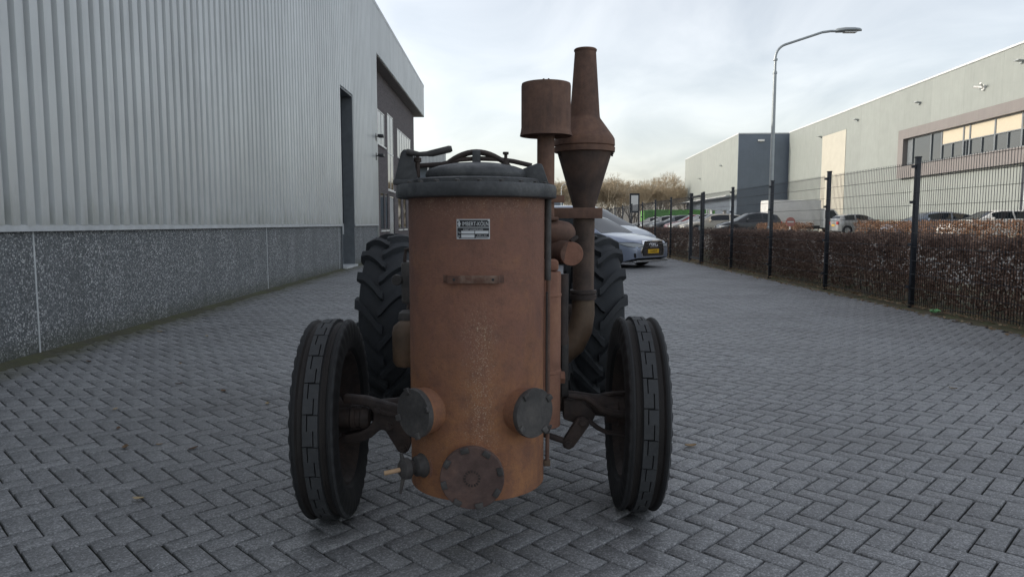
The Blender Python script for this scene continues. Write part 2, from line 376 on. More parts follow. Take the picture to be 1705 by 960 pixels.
def leafmat(name, cols):
    t=NT(name); at=t.n('Attribute'); at.attribute_name='tint'
    t.set(Base_Color=t.ramp(at.outputs['Fac'],[(i/(len(cols)-1),c) for i,c in enumerate(cols)]),Roughness=.7)
    t.b.inputs['Specular IOR Level'].default_value=.35
    tl=t.n('BsdfTranslucent'); mx=t.n('MixShader'); mx.inputs[0].default_value=.35
    t.l(t.b.inputs['Base Color'].links[0].from_socket,tl.inputs[0]); out=t.t.nodes['Material Output']
    t.l(t.b.outputs[0],mx.inputs[1]); t.l(tl.outputs[0],mx.inputs[2]); t.l(mx.outputs[0],out.inputs[0])
    return t.mat
M['beech']=leafmat('dry_beech_leaves',[(.085,.058,.048),(.17,.108,.084),(.25,.163,.125),(.33,.225,.175),(.40,.29,.235)])
M['beech_sunlit']=leafmat('sunlit_beech_leaves',[(.10,.055,.035),(.21,.115,.07),(.31,.175,.105),(.40,.25,.16),(.5,.36,.25)])  # same beech leaves, with warm sunlight painted in as a lighter, more orange tone
M['litter']=leafmat('leaf_litter',[(.09,.055,.035),(.2,.13,.08),(.34,.24,.15),(.42,.33,.22),(.13,.14,.06)])
M['twig']=plain('hedge_twigs',(.045,.036,.03),.9)
M['bark']=plain('sunlit_bark',(.20,.155,.105),.9)
M['bark2']=plain('twig_bark',(.38,.31,.215),.9)  # distance haze put into the colour: twigs paled and warmed

# ------------------------------------------------------------------ the setting
def sheet(name, x0,x1,y0,y1,z, mat, kind='structure', nx=1, ny=1, zf=None):
    xs=np.linspace(x0,x1,nx+1); ys=np.linspace(y0,y1,ny+1); V=[]; F=[]
    for y in ys:
        for x in xs: V.append((x,y,z+(zf(x,y) if zf else 0)))
    for j in range(ny):
        for i in range(nx): a=j*(nx+1)+i; F.append((a,a+1,a+nx+2,a+nx+1))
    o=link(name, fastmesh(name,V,F,mat)); o['kind']=kind; return o
sheet('ground',-500,700,-60,1200,-.16,M['grass'])
LOTZ=.40
lot=sheet('parking_lot',8.6,140,-25,190,0,M['asphalt'],nx=60,ny=4,zf=lambda x,y: LOTZ*min(1,max(0,(x-8.6)/3.2)))
verge=sheet('verge',5.42,8.75,-10,120,0,M['verge'],nx=22,ny=260,zf=lambda x,y:-.012+.03*mnoise.noise((x*3,y*3,0))+ (.05*min(1,max(0,(x-5.5)/.8))))
road=sheet('road',-4.7,5.75,-12,120,-.013,M['joint'])
far_road=sheet('street',-40,5.5,47,120,.001,M['paver'])

# herringbone blocks laid at 45 degrees
U=.0985; G=.0046; c45=math.sqrt(.5)
def edge_x(y):   # right edge of the paving
    return 5.5
def lay():
    blocks=[]
    n0=-70; n1=700
    for a in range(-700,700):
        for b in range(-700,700):
            k=(a-b)%4
            if k==0: w,h=2,1
            elif k==3: w,h=1,2
            else: continue
            cx=(a+w/2)*U; cy=(b+h/2)*U
            X=(cx+cy)*c45; Y=(cy-cx)*c45
            if -1<Y<47.2 and -4.36-.012*Y<X<5.5: blocks.append((X,Y,w))
    return blocks
BL=lay()
def block_geo(w,h):
    hx=w*U/2-G; hy=h*U/2-G; ch=.003
    v=[(-hx+ch,-hy+ch,0),(hx-ch,-hy+ch,0),(hx-ch,hy-ch,0),(-hx+ch,hy-ch,0),
       (-hx,-hy,-.003),(hx,-hy,-.003),(hx,hy,-.003),(-hx,hy,-.003),
       (-hx,-hy,-.03),(hx,-hy,-.03),(hx,hy,-.03),(-hx,hy,-.03)]
    f=[(0,1,2,3)]+[(i+4,(i+1)%4+4,(i+1)%4,i) for i in range(4)]+[(i+8,(i+1)%4+8,(i+1)%4+4,i+4) for i in range(4)]
    a=np.array(v); ca=math.cos(R(-45)); sa=math.sin(R(-45))
    r=np.stack([a[:,0]*ca-a[:,1]*sa, a[:,0]*sa+a[:,1]*ca, a[:,2]],1)
    return r, np.array(f)
GEO={2:block_geo(2,1),1:block_geo(1,2)}
def set_tint(me, vals):
    at=me.attributes.new('tint','FLOAT','FACE'); at.data.foreach_set('value',np.asarray(vals,dtype=np.float32))
def paving():
    th=R(5.23); vis=[]
    for i,(X,Y,w) in enumerate(BL):
        fw=Y*math.cos(th)+1.2*math.sin(th); up=Y*math.sin(th)-1.2*math.cos(th)
        u=852.5+1180*X/fw; v=480-1180*up/fw
        if 8<u<1697 and v<952 and not(470<u<1125 and v<880): vis.append((fw,i))
        elif 500<u<1100 and 882<v<952: vis.append((fw,i))
    vis.sort(); near=set(i for _,i in vis[:300])
    variants={}
    for w in (1,2):
        for k in range(10):
            V,F=GEO[w]; V=V.copy(); V+=rng.normal(0,.0005,V.shape)
            me=fastmesh('paving_block',V,F,M['paver']); set_tint(me,[ (k+.5)/10 ]*len(F)); variants[w,k]=me
    Vs=[];Fs=[];T=[];n=0
    for i,(X,Y,w) in enumerate(BL):
        t=min(.999,max(0,rng.normal(.5,.22))); dz=rng.normal(0,.0011)+.004*mnoise.noise((X*.5,Y*.5,3)); tx,ty=rng.normal(0,.0026,2)
        if i in near:
            o=bpy.data.objects.new('paving_block',variants[w,int(t*10)]); COL.objects.link(o); o.parent=road
            o.location=(X-CEN[road].x,Y-CEN[road].y,dz); o.rotation_euler=(tx,ty,rng.normal(0,.006))
        else:
            V,F=GEO[w]; a=rng.normal(0,.006)
            P=np.stack([V[:,0]-a*V[:,1]+X, V[:,1]+a*V[:,0]+Y, V[:,2]+dz-ty*V[:,0]+tx*V[:,1]],1)
            Vs.append(P); Fs.append(F+n); T+= [t]*len(F); n+=len(P)
    me=fastmesh('paving_blocks',np.concatenate(Vs),np.concatenate(Fs),M['paver']); set_tint(me,T)
    o=link('paving_blocks',me,road); o['kind']='stuff'
paving()
# mossy strip of dirt along the foot of the left wall
def moss():
    V=[];F=[];ny=900
    for j in range(ny+1):
        y=-2+27*j/ny; wx=-4.25-.012*y
        w=.13+.10*mnoise.noise((y*.9,0,0))+.07*mnoise.noise((y*5,2,0))+.05*mnoise.noise((y*17,4,0))
        V+=[(wx-.02,y,.03),(wx+w*.5,y,.012),(wx+w,y,.0035),(wx+w+.05,y,-.006)]
    for j in range(ny):
        for i in range(3): a=j*4+i; F.append((a,a+1,a+5,a+4))
    o=link('moss_strip',fastmesh('moss_strip',V,F,M['moss'],True)); tag(o,'mossy strip of dirt along the foot of the silver warehouse','moss',kind='stuff')
moss()
def leaves(n, pos, size, flat=0.0, droop=0):
    """many small folded leaves; pos (n,3). returns V,F,tint"""
    P=np.asarray(pos); n=len(P)
    a=rng.uniform(0,2*math.pi,n)
    d=np.stack([np.cos(a),np.sin(a),rng.uniform(-1,1,n)*(1-flat)+droop],1); d/=np.linalg.norm(d,axis=1)[:,None]
    q=rng.normal(0,1,(n,3)); q[:,2]=q[:,2]*(1-flat)*1.0
    s=np.cross(d,q) if flat<.5 else np.cross(d,np.array([[0,0,1.]])+.5*rng.normal(0,1,(n,3))*(1))
    s/=np.linalg.norm(s,axis=1)[:,None]+1e-9
    nn=np.cross(d,s); L=(size*rng.uniform(.6,1.3,n))[:,None]
    v=np.stack([P-d*L*.5, P+s*L*.28+nn*L*.08, P+d*L*.5+nn*L*.1, P-s*L*.28+nn*L*.08],1).reshape(-1,3)
    i=np.arange(n)*4
    F=np.concatenate([np.stack([i,i+1,i+2],1),np.stack([i,i+2,i+3],1)])
    t=np.clip(rng.beta(2.6,3.2,n),0,1)
    return v,F,np.concatenate([t,t])
# leaf litter along the fence
def litter():
    n=5200; y=rng.uniform(4,30,n)**1.0; x=5.62+np.abs(rng.normal(0,.26,n)); x=np.where(rng.random(n)<.18,5.55-np.abs(rng.normal(0,.10,n)),x)
    P=np.stack([x,y,np.full(n,.035)+.05*np.clip((x-5.5)/.8,0,1)],1); P[:,2]=np.where(x<5.55,.012,P[:,2])
    V,F,T=leaves(n,P,.05,.75)
    me=fastmesh('leaf_litter',V,F,M['litter']); set_tint(me,T); tag(link('leaf_litter',me),'brown leaf litter scattered under the fence','leaf litter',kind='stuff')
litter()

# ------------------------------------------------------------------ left warehouse
wh=empty('warehouse',(-4.25,0,0),.012,'silver corrugated warehouse with dark speckled plinth and brick office end','warehouse')
PL=1.155; ROOF=8.35; YE=24.0; CE=38.2; SOF=6.83
def warehouse():
    # plinth panels with pale joints
    ys=[-6.0,.15,6.42,12.75,18.35]
    ends=ys[1:]+[18.58]
    for a,b in zip(ys,ends): MB().box(-.25,0,a+.011,b-.011,-.1,PL).build('plinth_panel',M['aggregate'],wh)
    MB().box(-.25,0,20.2,YE-.012,-.1,PL).build('plinth_panel',M['aggregate'],wh)
    for a in ys[1:]: MB().box(-.2,.003,a-.0105,a+.0105,-.1,PL-.002).build('sealant_joint',M['trim'],wh)
    # drip flashing
    for a,b in ((-6,18.58),(20.2,YE)):
        MB().prism([(0,0),(.045,-.012),(.045,-.035),(.05,-.035),(.05,.02),(0,.03)],(0,a,PL+.01),(1,0,0),(0,0,1),(0,1,0),b-a).build('drip_flashing',M['trim'],wh)
    # corrugated sheets, five ribs each
    p=.2; prof=[(0,0),(.058,.0),(.074,.05),(.186,.05),(.2,0)]
    y=-6.0
    while y<CE-.05:
        mb=MB(); vs=[];fs=[]
        for k in range(5):
            y0=y+k*p
            if y0>=CE-.1: break
            z0=PL+.03
            if 18.58<y0<20.15: z0=4.76
            if y0>=YE-.05: z0=SOF
            b=len(vs)
            for (dy,dx) in prof: vs+=[(dx+.004,y0+dy,z0),(dx+.004,y0+dy,ROOF)]
            fs+=[(b+2*i,b+2*i+2,b+2*i+3,b+2*i+1) for i in range(len(prof)-1)]
        vs=[(q[0]+.0035*(int(y+10)%2),q[1],q[2]) for q in vs]
        if vs: mb.add(vs,fs).build('cladding_sheet',M['clad'],wh,smooth=0)
        y+=1.0
    MB().box(-.12,.06,-6,CE+.02,ROOF-.02,ROOF+.10).build('roof_trim',M['trim'],wh)
    MB().box(-12,-.13,-6,CE-.02,ROOF-.3,ROOF).build('roof_deck',M['dark'],wh)
    # tall recessed doorway
    MB().box(-.32,-.28,18.6,20.2,0,4.76).build('door_panel',M['reveal'],wh)
    MB().box(-.30,.03,20.14,20.199,0,4.758).build('door_reveal',M['reveal'],wh)
    MB().box(-.30,.03,18.601,18.64,0,4.758).build('door_reveal',M['reveal'],wh)
    MB().box(-.30,.03,18.645,20.135,4.70,4.757).build('door_lintel',M['reveal'],wh)
    MB().box(-.28,.12,18.65,20.13,0,.06).build('door_sill',M['trim'],wh)
    MB().box(-.27,-.235,19.9,20.0,.9,1.2).build('door_handle',M['trim'],wh)
    # corner post, canopy, soffit
    MB().box(-.28,.052,YE-.010,YE+.03,0,SOF).build('corner_trim',M['clad'],wh)
    MB().box(-.9,-.001,YE+.04,CE,SOF-.03,SOF+.02).build('soffit',M['band'],wh)
    MB().box(-.9,.05,CE-.0,CE+.03,SOF-.03,ROOF-.03).build('canopy_end',M['clad'],wh)
    # brick office wall with window openings, set back
    bx=-.38; th=.28; y0,y1,z0,z1=YE-.2,37.2,0,SOF-.035
    ops=[(25.15,28.15,4.15,5.42),(28.75,30.35,2.55,5.6),(31.4,36.0,4.1,5.35),(26.9,27.75,.95,2.4),(28.0,28.6,.95,2.4),(29.1,30.3,.05,2.35),(31.4,32.4,.95,2.4),(33,34,.95,2.4)]
    cy=sorted({y0,y1,*[o[0] for o in ops],*[o[1] for o in ops]}); cz=sorted({z0,z1,*[o[2] for o in ops],*[o[3] for o in ops]})
    mb=MB()
    for i in range(len(cy)-1):
        run=None
        for j in range(len(cz)-1):
            my=(cy[i]+cy[i+1])/2; mz=(cz[j]+cz[j+1])/2
            if not any(o[0]<my<o[1] and o[2]<mz<o[3] for o in ops): mb.box(bx-th,bx,cy[i],cy[i+1],cz[j],cz[j+1])
    bw=mb.build('brick_wall',M['brick'],wh,smooth=0)
    MB().box(-12,bx-.02,37.0,37.19,0,SOF-.04).build('brick_end_wall',M['brick'],wh,smooth=0)
    for n,(a,b,c,d) in enumerate(ops):
        npan={0:4,1:2,2:6}.get(n,1); fr=MB(); t=.05; X0,X1=bx-.06,bx-.012
        fr.box(X0,X1,a,b,c,c+t); fr.box(X0,X1,a,b,d-t,d); fr.box(X0,X1,a,a+t,c+t,d-t); fr.box(X0,X1,b-t,b,c+t,d-t)
        for k in range(1,npan): yy=a+(b-a)*k/npan; fr.box(X0,X1,yy-t/2,yy+t/2,c+t,d-t)
        if n==1: fr.box(X0+.002,X1+.002,a+t,b-t,4.0,4.06)
        w=fr.build('window',M['white'] if n<3 else M['dark'],wh)
        for k in range(npan):
            ya=a+(b-a)*k/npan+t/2; yb=a+(b-a)*(k+1)/npan-t/2
            MB().box(X0+.025,X0+.038,ya,yb,c+t,d-t).build('pane',M['glass'],w,smooth=0)
        if n!=5: MB().box(bx-.1,bx+.05,a-.04,b+.04,c-.06,c-.002).build('sill',M['white'],w)
    MB().box(-12,bx-th-.02,YE-.3,37.0,0,.02).build('office_floor',M['dark'],wh)
    # box hull behind the cladding so that the place is closed
    MB().box(-.27,-.26,-6,YE-.02,PL-.05,ROOF-.05).build('inner_wall',M['dark'],wh)
    MB().box(-12,-.28,-6.2,-6.02,-.1,ROOF).build('gable_wall',M['clad'],wh)
warehouse()
for i,(z,lb) in enumerate(((4.05,'upper of two black floodlights on the warehouse corner'),(3.42,'lower of two black floodlights on the warehouse corner'))):
    t=empty('floodlight',(-4.25-.012*23.7+.05,23.7,z),0,lb,'floodlight','floodlights on the warehouse corner')
    MB().bar((0,0,0),(.14,0,.0),.04,.03).build('bracket',M['black'],t)
    MB().box(.08,.26,-.16,.16,-.03,.06).build('housing',M['black'],t,bevel=.015)
    MB().box(-.045,.01,-.06,.06,-.14,.1).build('wall_plate',M['black'],t)

# ------------------------------------------------------------------ buildings on the right
fx=empty('industrial_hall',(26.52,0,0),-.0594,'large pale green-grey industrial hall with dark window band behind the fence','building')
def hall():
    z0=LOTZ-.1; H=11.35; y0,y1=22.,81.4
    # wall of tall panels, leaving the window band, the sheet door and the entrance open
    def panel(a,b,c,d,m='clad_cream',name='wall_panel',x=0): MB().box(x,x+.12,a+.004,b-.004,c,d).build(name,M[m],fx,smooth=0)
    yb0,yb1=24.,54.9       # band
    step=3.0; y=y1
    cuts=[y1,76,71.2,65.6,62.5,59,54.9,51,47,43,40.7,37.5,34,30,26,22.]
    for b,a in zip(cuts[:-1],cuts[1:]):
        if abs(b-71.2)<.01: panel(a,b,9.75,H); continue
        if b<=54.9+.01:
            panel(a,b,8.2,H)
            if b<40.8 and b>37.4: continue
            panel(a,b,z0,4.6)
        else: panel(a,b,z0,H)
    MB().box(-.06,.3,22,81.45,H,H+.12).build('roof_trim',M['trim'],fx)
    MB().box(.125,45,22,81.3,z0,H-.05).build('hall_body',M['clad_slate'],fx,smooth=0)
    mb=MB(); y=65.62
    while y<71.15:
        mb.box(-.03,.03,y,y+.19,z0,9.73); y+=.22
    mb.box(.031,.06,65.61,71.19,z0,9.73); mb.build('sheet_door',M['clad_door'],fx,smooth=0)
    # projecting band with window strip
    wz0,wz1=5.5,7.5; wy1=54.1
    for n,(a,b,c,d) in enumerate(((24.,54.9,7.5,8.2),(24.,54.9,4.6,5.5),(54.1,54.9,5.5,7.5))):
        MB().box(-.35,.1,a,b,c+ (.002 if n==2 else 0),d-(.002 if n==2 else 0)).build('window_band',M['band'],fx,smooth=0)
    MB().box(-.02,.1,53.2,54.098,5.502,7.498).build('dark_infill',M['reveal'],fx)
    pw=[53.2,50.6,49.2,46.6,45.9,43.3,40.8,38.2,35.6,33,30.4,27.8,25.2]
    for k,(b,a) in enumerate(zip(pw[:-1],pw[1:])):
        fr=MB(); t=.07
        fr.box(-.1,.06,a,b,wz0+.002,wz0+t); fr.box(-.1,.06,a,b,wz1-t,wz1-.002); fr.box(-.1,.06,a,a+t,wz0+t,wz1-t); fr.box(-.1,.06,b-t,b,wz0+t,wz1-t)
        if k>=2: fr.box(-.099,.061,(a+b)/2-.03,(a+b)/2+.03,wz0+t,6.55); fr.box(-.098,.062,a+t,b-t,6.5,6.56)
        w=fr.build('window',M['reveal'],fx,smooth=0)
        MB().box(-.03,-.01,a+t,b-t,wz0+t,wz1-t).build('pane',M['glass'] ,w,smooth=0)
        if k>=2: MB().box(-.06,-.04,a+t+.01,b-t-.01,6.57,wz1-t).build('blind',M['blind'],w,smooth=0)
    # entrance
    e=MB().box(-.02,.1,37.5,40.7,z0,4.598).build('entrance_screen',M['dark'],fx)
    mb=MB()
    for yy in (37.9,39.2,40.3): mb.box(-.08,-.021,yy-.035,yy+.035,z0,3.9)
    mb.box(-.079,-.022,37.9,40.3,3.9,3.97); mb.build('entrance_frame',M['trim'],fx)
    # stepped far wing: corner at y=82
    fcx=-5.5
    MB().box(fcx,.2,82.,82.12,z0,H).build('slate_wall',M['clad_slate'],fx,smooth=0)
    y=82.13
    while y<112:
        MB().box(fcx,fcx+.12,y,y+3.3,4.5,H).build('wall_panel',M['clad_cream'],fx,smooth=0); y+=3.31
    MB().box(fcx+.3,fcx+.4,82.2,115,z0,4.49).build('dock_wall',M['clad_slate'],fx,smooth=0)
    MB().box(fcx-.9,fcx+.3,83.5,114.8,4.38,4.52).build('dock_canopy',M['trim'],fx)
    MB().box(fcx-.04,.2,81.96,115.2,H+.001,H+.12).build('roof_trim',M['trim'],fx)
    MB().box(fcx+.45,40,82.2,115,z0,H-.06).build('wing_body',M['clad_slate'],fx,smooth=0)
hall()
def hallpt(x,y,z):
    a=-.0594; return (26.52+x*math.cos(a)-y*math.sin(a), x*math.sin(a)+y*math.cos(a), z)
lamps=[((0,41.3),10.35,'nearest small wall lamp high under the roof edge of the pale hall'),((0,52.6),9.9,'small wall lamp above the left end of the window band'),
       ((0,63.2),10.2,'small wall lamp just right of the tall cream sheet door'),((0,71.7),9.75,'small wall lamp at the top left of the cream sheet door'),
       ((-5.5,90),8.4,'wall lamp on the far wing of the pale hall, nearer the corner'),((-5.5,103),7.6,'farthest wall lamp on the far wing of the pale hall')]
for (x,y),z,lb in lamps:
    t=empty('wall_lamp',hallpt(x,y,z),-.0594,lb,'wall lamp','lamps on the pale hall')
    MB().box(-.12,.0,-.1,.1,-.1,.1).build('wall_plate',M['galv'],t)
    MB().prism([(0,0),(-.28,.05),(-.28,.10),(0,.08)],(-.08,-.2,0),(1,0,0),(0,0,1),(0,1,0),.4).build('housing',M['galv'],t,bevel=.01)
t=empty('security_camera',hallpt(0,44.8,9.55),-.0594,'pale security camera bracket with spread arms on the pale hall','camera')
MB().box(-.1,0,-.12,.12,-.15,.15).build('wall_plate',M['white'],t)
MB().tube([(-.05,0,0),(-.45,.35,.12)],.06,8).build('camera_body',M['white'],t); MB().tube([(-.05,0,0),(-.45,-.35,.2)],.06,8).build('camera_body',M['white'],t)
MB().tube([(-.05,0,0),(-.3,0,-.1)],.04,8).build('arm',M['galv'],t)
t=empty('floodlight',hallpt(-3.0,82,10.6),-.0594,'white floodlight high on the slate blue wall','floodlight')
MB().box(-.35,.35,-.25,-.02,-.1,.12).build('housing',M['white'],t,bevel=.02); MB().box(-.06,.06,-.06,0,-.16,.16).build('bracket',M['galv'],t)
# far buildings beyond the tractor
t=empty('far_building',(-11,58,0),0,'grey corrugated building far behind the brick office end','building')
mb=MB(); x=-4
while x<5.6: mb.box(x,x+.14,-.06,0,5.9,6.95); x+=.28
mb.box(-4,5.65,.001,.1,5.9,6.95); mb.build('parapet',M['clad'],t,smooth=0)
MB().box(-4,5.2,.4,12,-.1,5.9).build('wall',M['clad_slate'],t,smooth=0); MB().box(-4,5.6,-.5,.39,5.7,5.89).build('canopy',M['reveal'],t)
MB().box(4.2,4.3,-.4,-.3,-.1,5.69).build('post',M['white'],t)
t=empty('far_shed',(5.6,92,0),0,'small blue-grey shed far down the street below the trees','shed')
MB().box(-1.2,1.0,0,5,-.1,4.6).build('wall',M['clad_slate'],t,smooth=0); MB().box(-1.3,1.1,-.1,5.1,4.6,4.75).build('roof',M['trim'],t); MB().box(-.5,.3,-.03,-.001,0,2.2).build('door',M['reveal'],t)

# ------------------------------------------------------------------ fence, gate, hedges
FX=5.72; SP=2.8; PH=2.12
def wire_panel(y0,y1):
    mb=[];V=[];F=[]
    def bar(p0,p1,r):
        n=len(V); 
        if abs(p0[2]-p1[2])>.5: offs=[(-r,-r,0),(r,-r,0),(r,r,0),(-r,r,0)]
        else: offs=[(-r,0,-r),(r,0,-r),(r,0,r),(-r,0,r)]
        for p in (p0,p1):
            for o in offs: V.append((p[0]+o[0],p[1]+o[1],p[2]+o[2]))
        for i in range(4): F.append((n+i,n+(i+1)%4,n+4+(i+1)%4,n+4+i))
        F.append((n,n+3,n+2,n+1)); F.append((n+4,n+5,n+6,n+7))
    k=int(round((y1-y0)/.05))
    for i in range(1,k): y=y0+(y1-y0)*i/k; bar((0,y,.06),(0,y,2.06),.0023)
    for j in range(11):
        z=.10+.193*j
        for s in (-1,1): bar((s*.0055,y0,z),(s*.0055,y1,z),.0026)
    return fastmesh('mesh_panel',V,F,M['fence'])
def post(z1=PH,w=.031):
    return MB().box(-w,w,-w,w,-.2,z1)
def fence(name,label,ys):
    f=empty(name,(FX,ys[0],0),0,label,'fence')
    L=wire_panel(.042,SP-.042)
    pm=None
    for i,y in enumerate(ys):
        if pm is None:
            o=post().build('post',M['fence'],f,center=False,bevel=.004); pm=o.data
        else: o=link('post',pm,f)
        o.location=(0,y-ys[0],0)
        cp=MB().box(-.036,.036,-.036,.036,PH,PH+.018).build('post_cap',M['fence'],o,bevel=.004); 
        if i<len(ys)-1:
            p=link('mesh_panel',L,f); p.location=(-.05,y-ys[0],0)
            for z in (.3,.9,1.5,2.0):
                c=MB().box(-.065,-.036,-.025,.05,z-.02,z+.02).build('clip',M['fence'],o)
fence('wire_fence','tall anthracite wire mesh fence in front of the near brown hedge',[10.1+SP*k for k in range(-2,5)])
fence('wire_fence','anthracite wire mesh fence continuing beyond the narrow gate',[22.85+SP*k for k in range(0,9)])
g=empty('gate',(FX,21.38,0),0,'narrow barred pedestrian gate between the two fence runs','gate')
mb=MB()
MB().box(-.045,.045,.0,.09,-.1,2.12).build('gate_post',M['fence'],g); MB().box(-.045,.045,1.33,1.42,-.1,2.16).build('gate_post',M['fence'],g)
MB().box(-.02,.02,.10,1.32,2.0,2.06).build('rail',M['fence'],g); MB().box(-.02,.02,.10,1.32,.1,.16).build('rail',M['fence'],g)
for k in range(9): MB().box(-.006,.006,.16+k*.135,.174+k*.135,.161,1.999).build('bar',M['fence'],g)
MB().box(-.09,-.05,.02,.07,1.0,1.12).build('lock',M['galv'],g)

def hedge(name,label,x0,x1,y0,y1,zb,zt,dens,size,stems=True,mat='beech'):
    h=empty(name,((x0+x1)/2,y0,zb),0,label,'hedge')
    Lx=x1-x0; Ly=y1-y0; H=zt-zb
    n=int(dens*(Ly*H*2+Ly*Lx+Lx*H*2))
    y=rng.uniform(0,Ly,n); z=rng.uniform(0.0,1,n)**.85*H; 
    side=rng.random(n); x=rng.uniform(-Lx/2,Lx/2,n)
    depth=np.abs(rng.normal(0,.10,n))
    q=rng.random(n); 
    x=np.where(q<.46,-Lx/2+depth,np.where(q<.55,Lx/2-depth,x)); z=np.where((q>=.55)&(q<.70),H-depth,z)
    e=(q>=.70)&(q<.72); y=np.where(e,depth,y)
    nz=np.array([mnoise.noise((a*1.7,b*2.2,c*2)) for a,b,c in zip(y,z,x)])
    x+=.10*nz; z+=np.where(z>H*.8,.13*np.array([mnoise.noise((a*2.6,5,0))+.6*mnoise.noise((a*9,7,0)) for a in y]),0)
    keep=(z>.02+.10*rng.random(n)) & (rng.random(n)>np.clip(-nz*1.3,0,.75))
    P=np.stack([x,y,z],1)[keep]
    V,F,T=leaves(len(P),P,size,0,-.25)
    me=fastmesh('foliage',V,F,M[mat]); set_tint(me,T); o=link('foliage',me,h); o['kind']='stuff'
    V=[];F=[]
    ns=int(Ly*14) if stems else int(Ly*6)
    for _ in range(ns):
        a=Vector((random.uniform(-Lx*.3,Lx*.3),random.uniform(0,Ly),-.05)); b=a+Vector((random.uniform(-.16,.16),random.uniform(-.25,.25),H*random.uniform(.7,1.02)))
        r=random.uniform(.003,.011); n=len(V)
        for p,rr in ((a,r),(b,r*.4)):
            for k in range(3): an=k*2.094; V.append((p.x+rr*math.cos(an),p.y+rr*math.sin(an),p.z))
        for k in range(3): F.append((n+k,n+(k+1)%3,n+3+(k+1)%3,n+3+k))
    o=link('stems',fastmesh('stems',V,F,M['twig']),h); o['kind']='stuff'
    return h
hedge('beech_hedge','brown beech hedge with dead leaves right behind the near fence',5.9,6.75,4.6,21.3,.03,1.02,1450,.054)
hedge('beech_hedge','far stretch of brown beech hedge beyond the narrow gate',5.95,6.8,22.9,46,.03,1.0,520,.065,False)
hedge('beech_hedge','sunlit-topped brown hedge in front of the parked white estate car',15.6,16.6,17,32.6,.38,1.29,420,.075,False,'beech_sunlit')
hedge('beech_hedge','short sunlit brown hedge beside the round sign',14.6,15.6,36.6,42.5,.38,1.22,420,.075,False,'beech_sunlit')

# ------------------------------------------------------------------ lamp post, signs
def lamp(loc,h,label,scale=1):
    t=empty('street_lamp',loc,0,label,'street lamp')
    MB().lathe((0,0,-.2),(0,0,1),[(.085,0),(.08,1.3),(.062,1.32),(.046,h-.70)],16).build('pole',M['galv'],t)
    pts=[Vector((0,0,h-1.0)),Vector((0,0,h-.55))]
    for k in range(1,9):
        a=R(72)*k/8; pts.append(Vector((.38*(1-math.cos(a)),0,h-.55+.38*math.sin(a))))
    d=Vector((math.sin(R(72)),0,math.cos(R(72)))); p=pts[-1]; pts+= [p+d*.5,p+d*1.05,p+d*1.25+Vector((.04,0,-.03)),p+d*1.25+Vector((.22,0,-.03))]
    MB().tube(pts,.034,10).build('arm',M['galv'],t)
    for z in (h-.98,h-.62): MB().lathe((0,0,z),(0,0,1),[(.06,0),(.06,.05)],12).build('collar',M['galv'],t)
    e=pts[-1]
    mb=MB(); sec=[(0,.045,.05),(.06,.09,.075),(.25,.13,.085),(.5,.115,.07),(.66,.06,.045),(.72,.012,.015)]
    vs=[];fs=[];n=12
    for x,w,hh in sec:
        for k in range(n):
            a=2*math.pi*k/n; zz=math.sin(a); vs.append((e.x-.05+x,w*math.cos(a),e.z+.0+(hh*zz if zz>0 else .045*zz)+x*.06))
    for i in range(len(sec)-1):
        for k in range(n): fs.append((i*n+k,i*n+(k+1)%n,(i+1)*n+(k+1)%n,(i+1)*n+k))
    fs+= [tuple(range(n-1,-1,-1)),tuple((len(sec)-1)*n+k for k in range(n))]
    hd=mb.add(vs,fs).build('lamp_head',M['galv'],t)
    MB().box(e.x+.18,e.x+.52,-.08,.08,e.z-.042,e.z-.025).build('lens',M['white'],hd)
lamp((7.25,20,.0),6.28,'tall grey street lamp with curved arm behind the fence')
lamp((5.4,78,.0),5.6,'small pale street lamp far down the street below the trees')
t=empty('round_sign',(13.75,35.2,LOTZ),0,'round red and white traffic sign on a short post in the lot','sign')
MB().lathe((0,0,-.1),(0,0,1),[(.04,0),(.04,.95)],10).build('post',M['white'],t)
MB().lathe((0,-.04,.88),(0,-1,0),[(.23,0),(.23,.03)],28).build('disc',plain('sign_red',(.5,.2,.16),.5),t)
MB().box(-.15,.15,-.085,-.074,.845,.915).build('white_bar',M['white'],t)
t=empty('notice_board',(6.35,37.0,0),0,'small framed notice sign on two thin dark posts by the far fence','sign')
for x in (-.22,.22): MB().box(x-.03,x+.03,-.03,.03,-.1,2.75).build('post',M['fence'],t)
MB().box(-.25,.25,-.05,-.031,1.75,2.75).build('frame',M['fence'],t); MB().box(-.18,.18,-.056,-.0505,1.85,2.65).build('notice',M['white'],t)

# ------------------------------------------------------------------ cars
def paint(name,col,metal=.5):
    t=NT(name); t.set(Base_Color=col,Metallic=metal,Roughness=.32); t.b.inputs['Coat Weight'].default_value=.8; t.b.inputs['Coat Roughness'].default_value=.05
    return t.mat
M['tyre']=plain('car_tyre',(.02,.02,.021),.8); M['alloy']=plain('alloy_rim',(.45,.46,.47),.35,.8,.1)
M['trimblack']=plain('black_plastic',(.012,.013,.014),.5); M['chrome']=plain('chrome',(.7,.7,.72),.12,1,.05)
M['lampglass']=glass('headlamp_glass',(.55,.58,.6),.05); M['red']=plain('tail_lamp_red',(.45,.02,.015),.25,0,.1)
M['yellow']=plain('number_plate_yellow',(.75,.45,.03),.45,0,.05)
def lerp(pts,x):
    if x<=pts[0][0]: return pts[0][1]
    for (a,b),(c,d) in zip(pts[:-1],pts[1:]):
        if x<=c: return b+(d-b)*(x-a)/(c-a)
    return pts[-1][1]
def smooth_lerp(pts,x):
    if x<=pts[0][0]: return pts[0][1]
    for (a,b),(c,d) in zip(pts[:-1],pts[1:]):
        if x<=c:
            t=(x-a)/(c-a); return b+(d-b)*t
    return pts[-1][1]
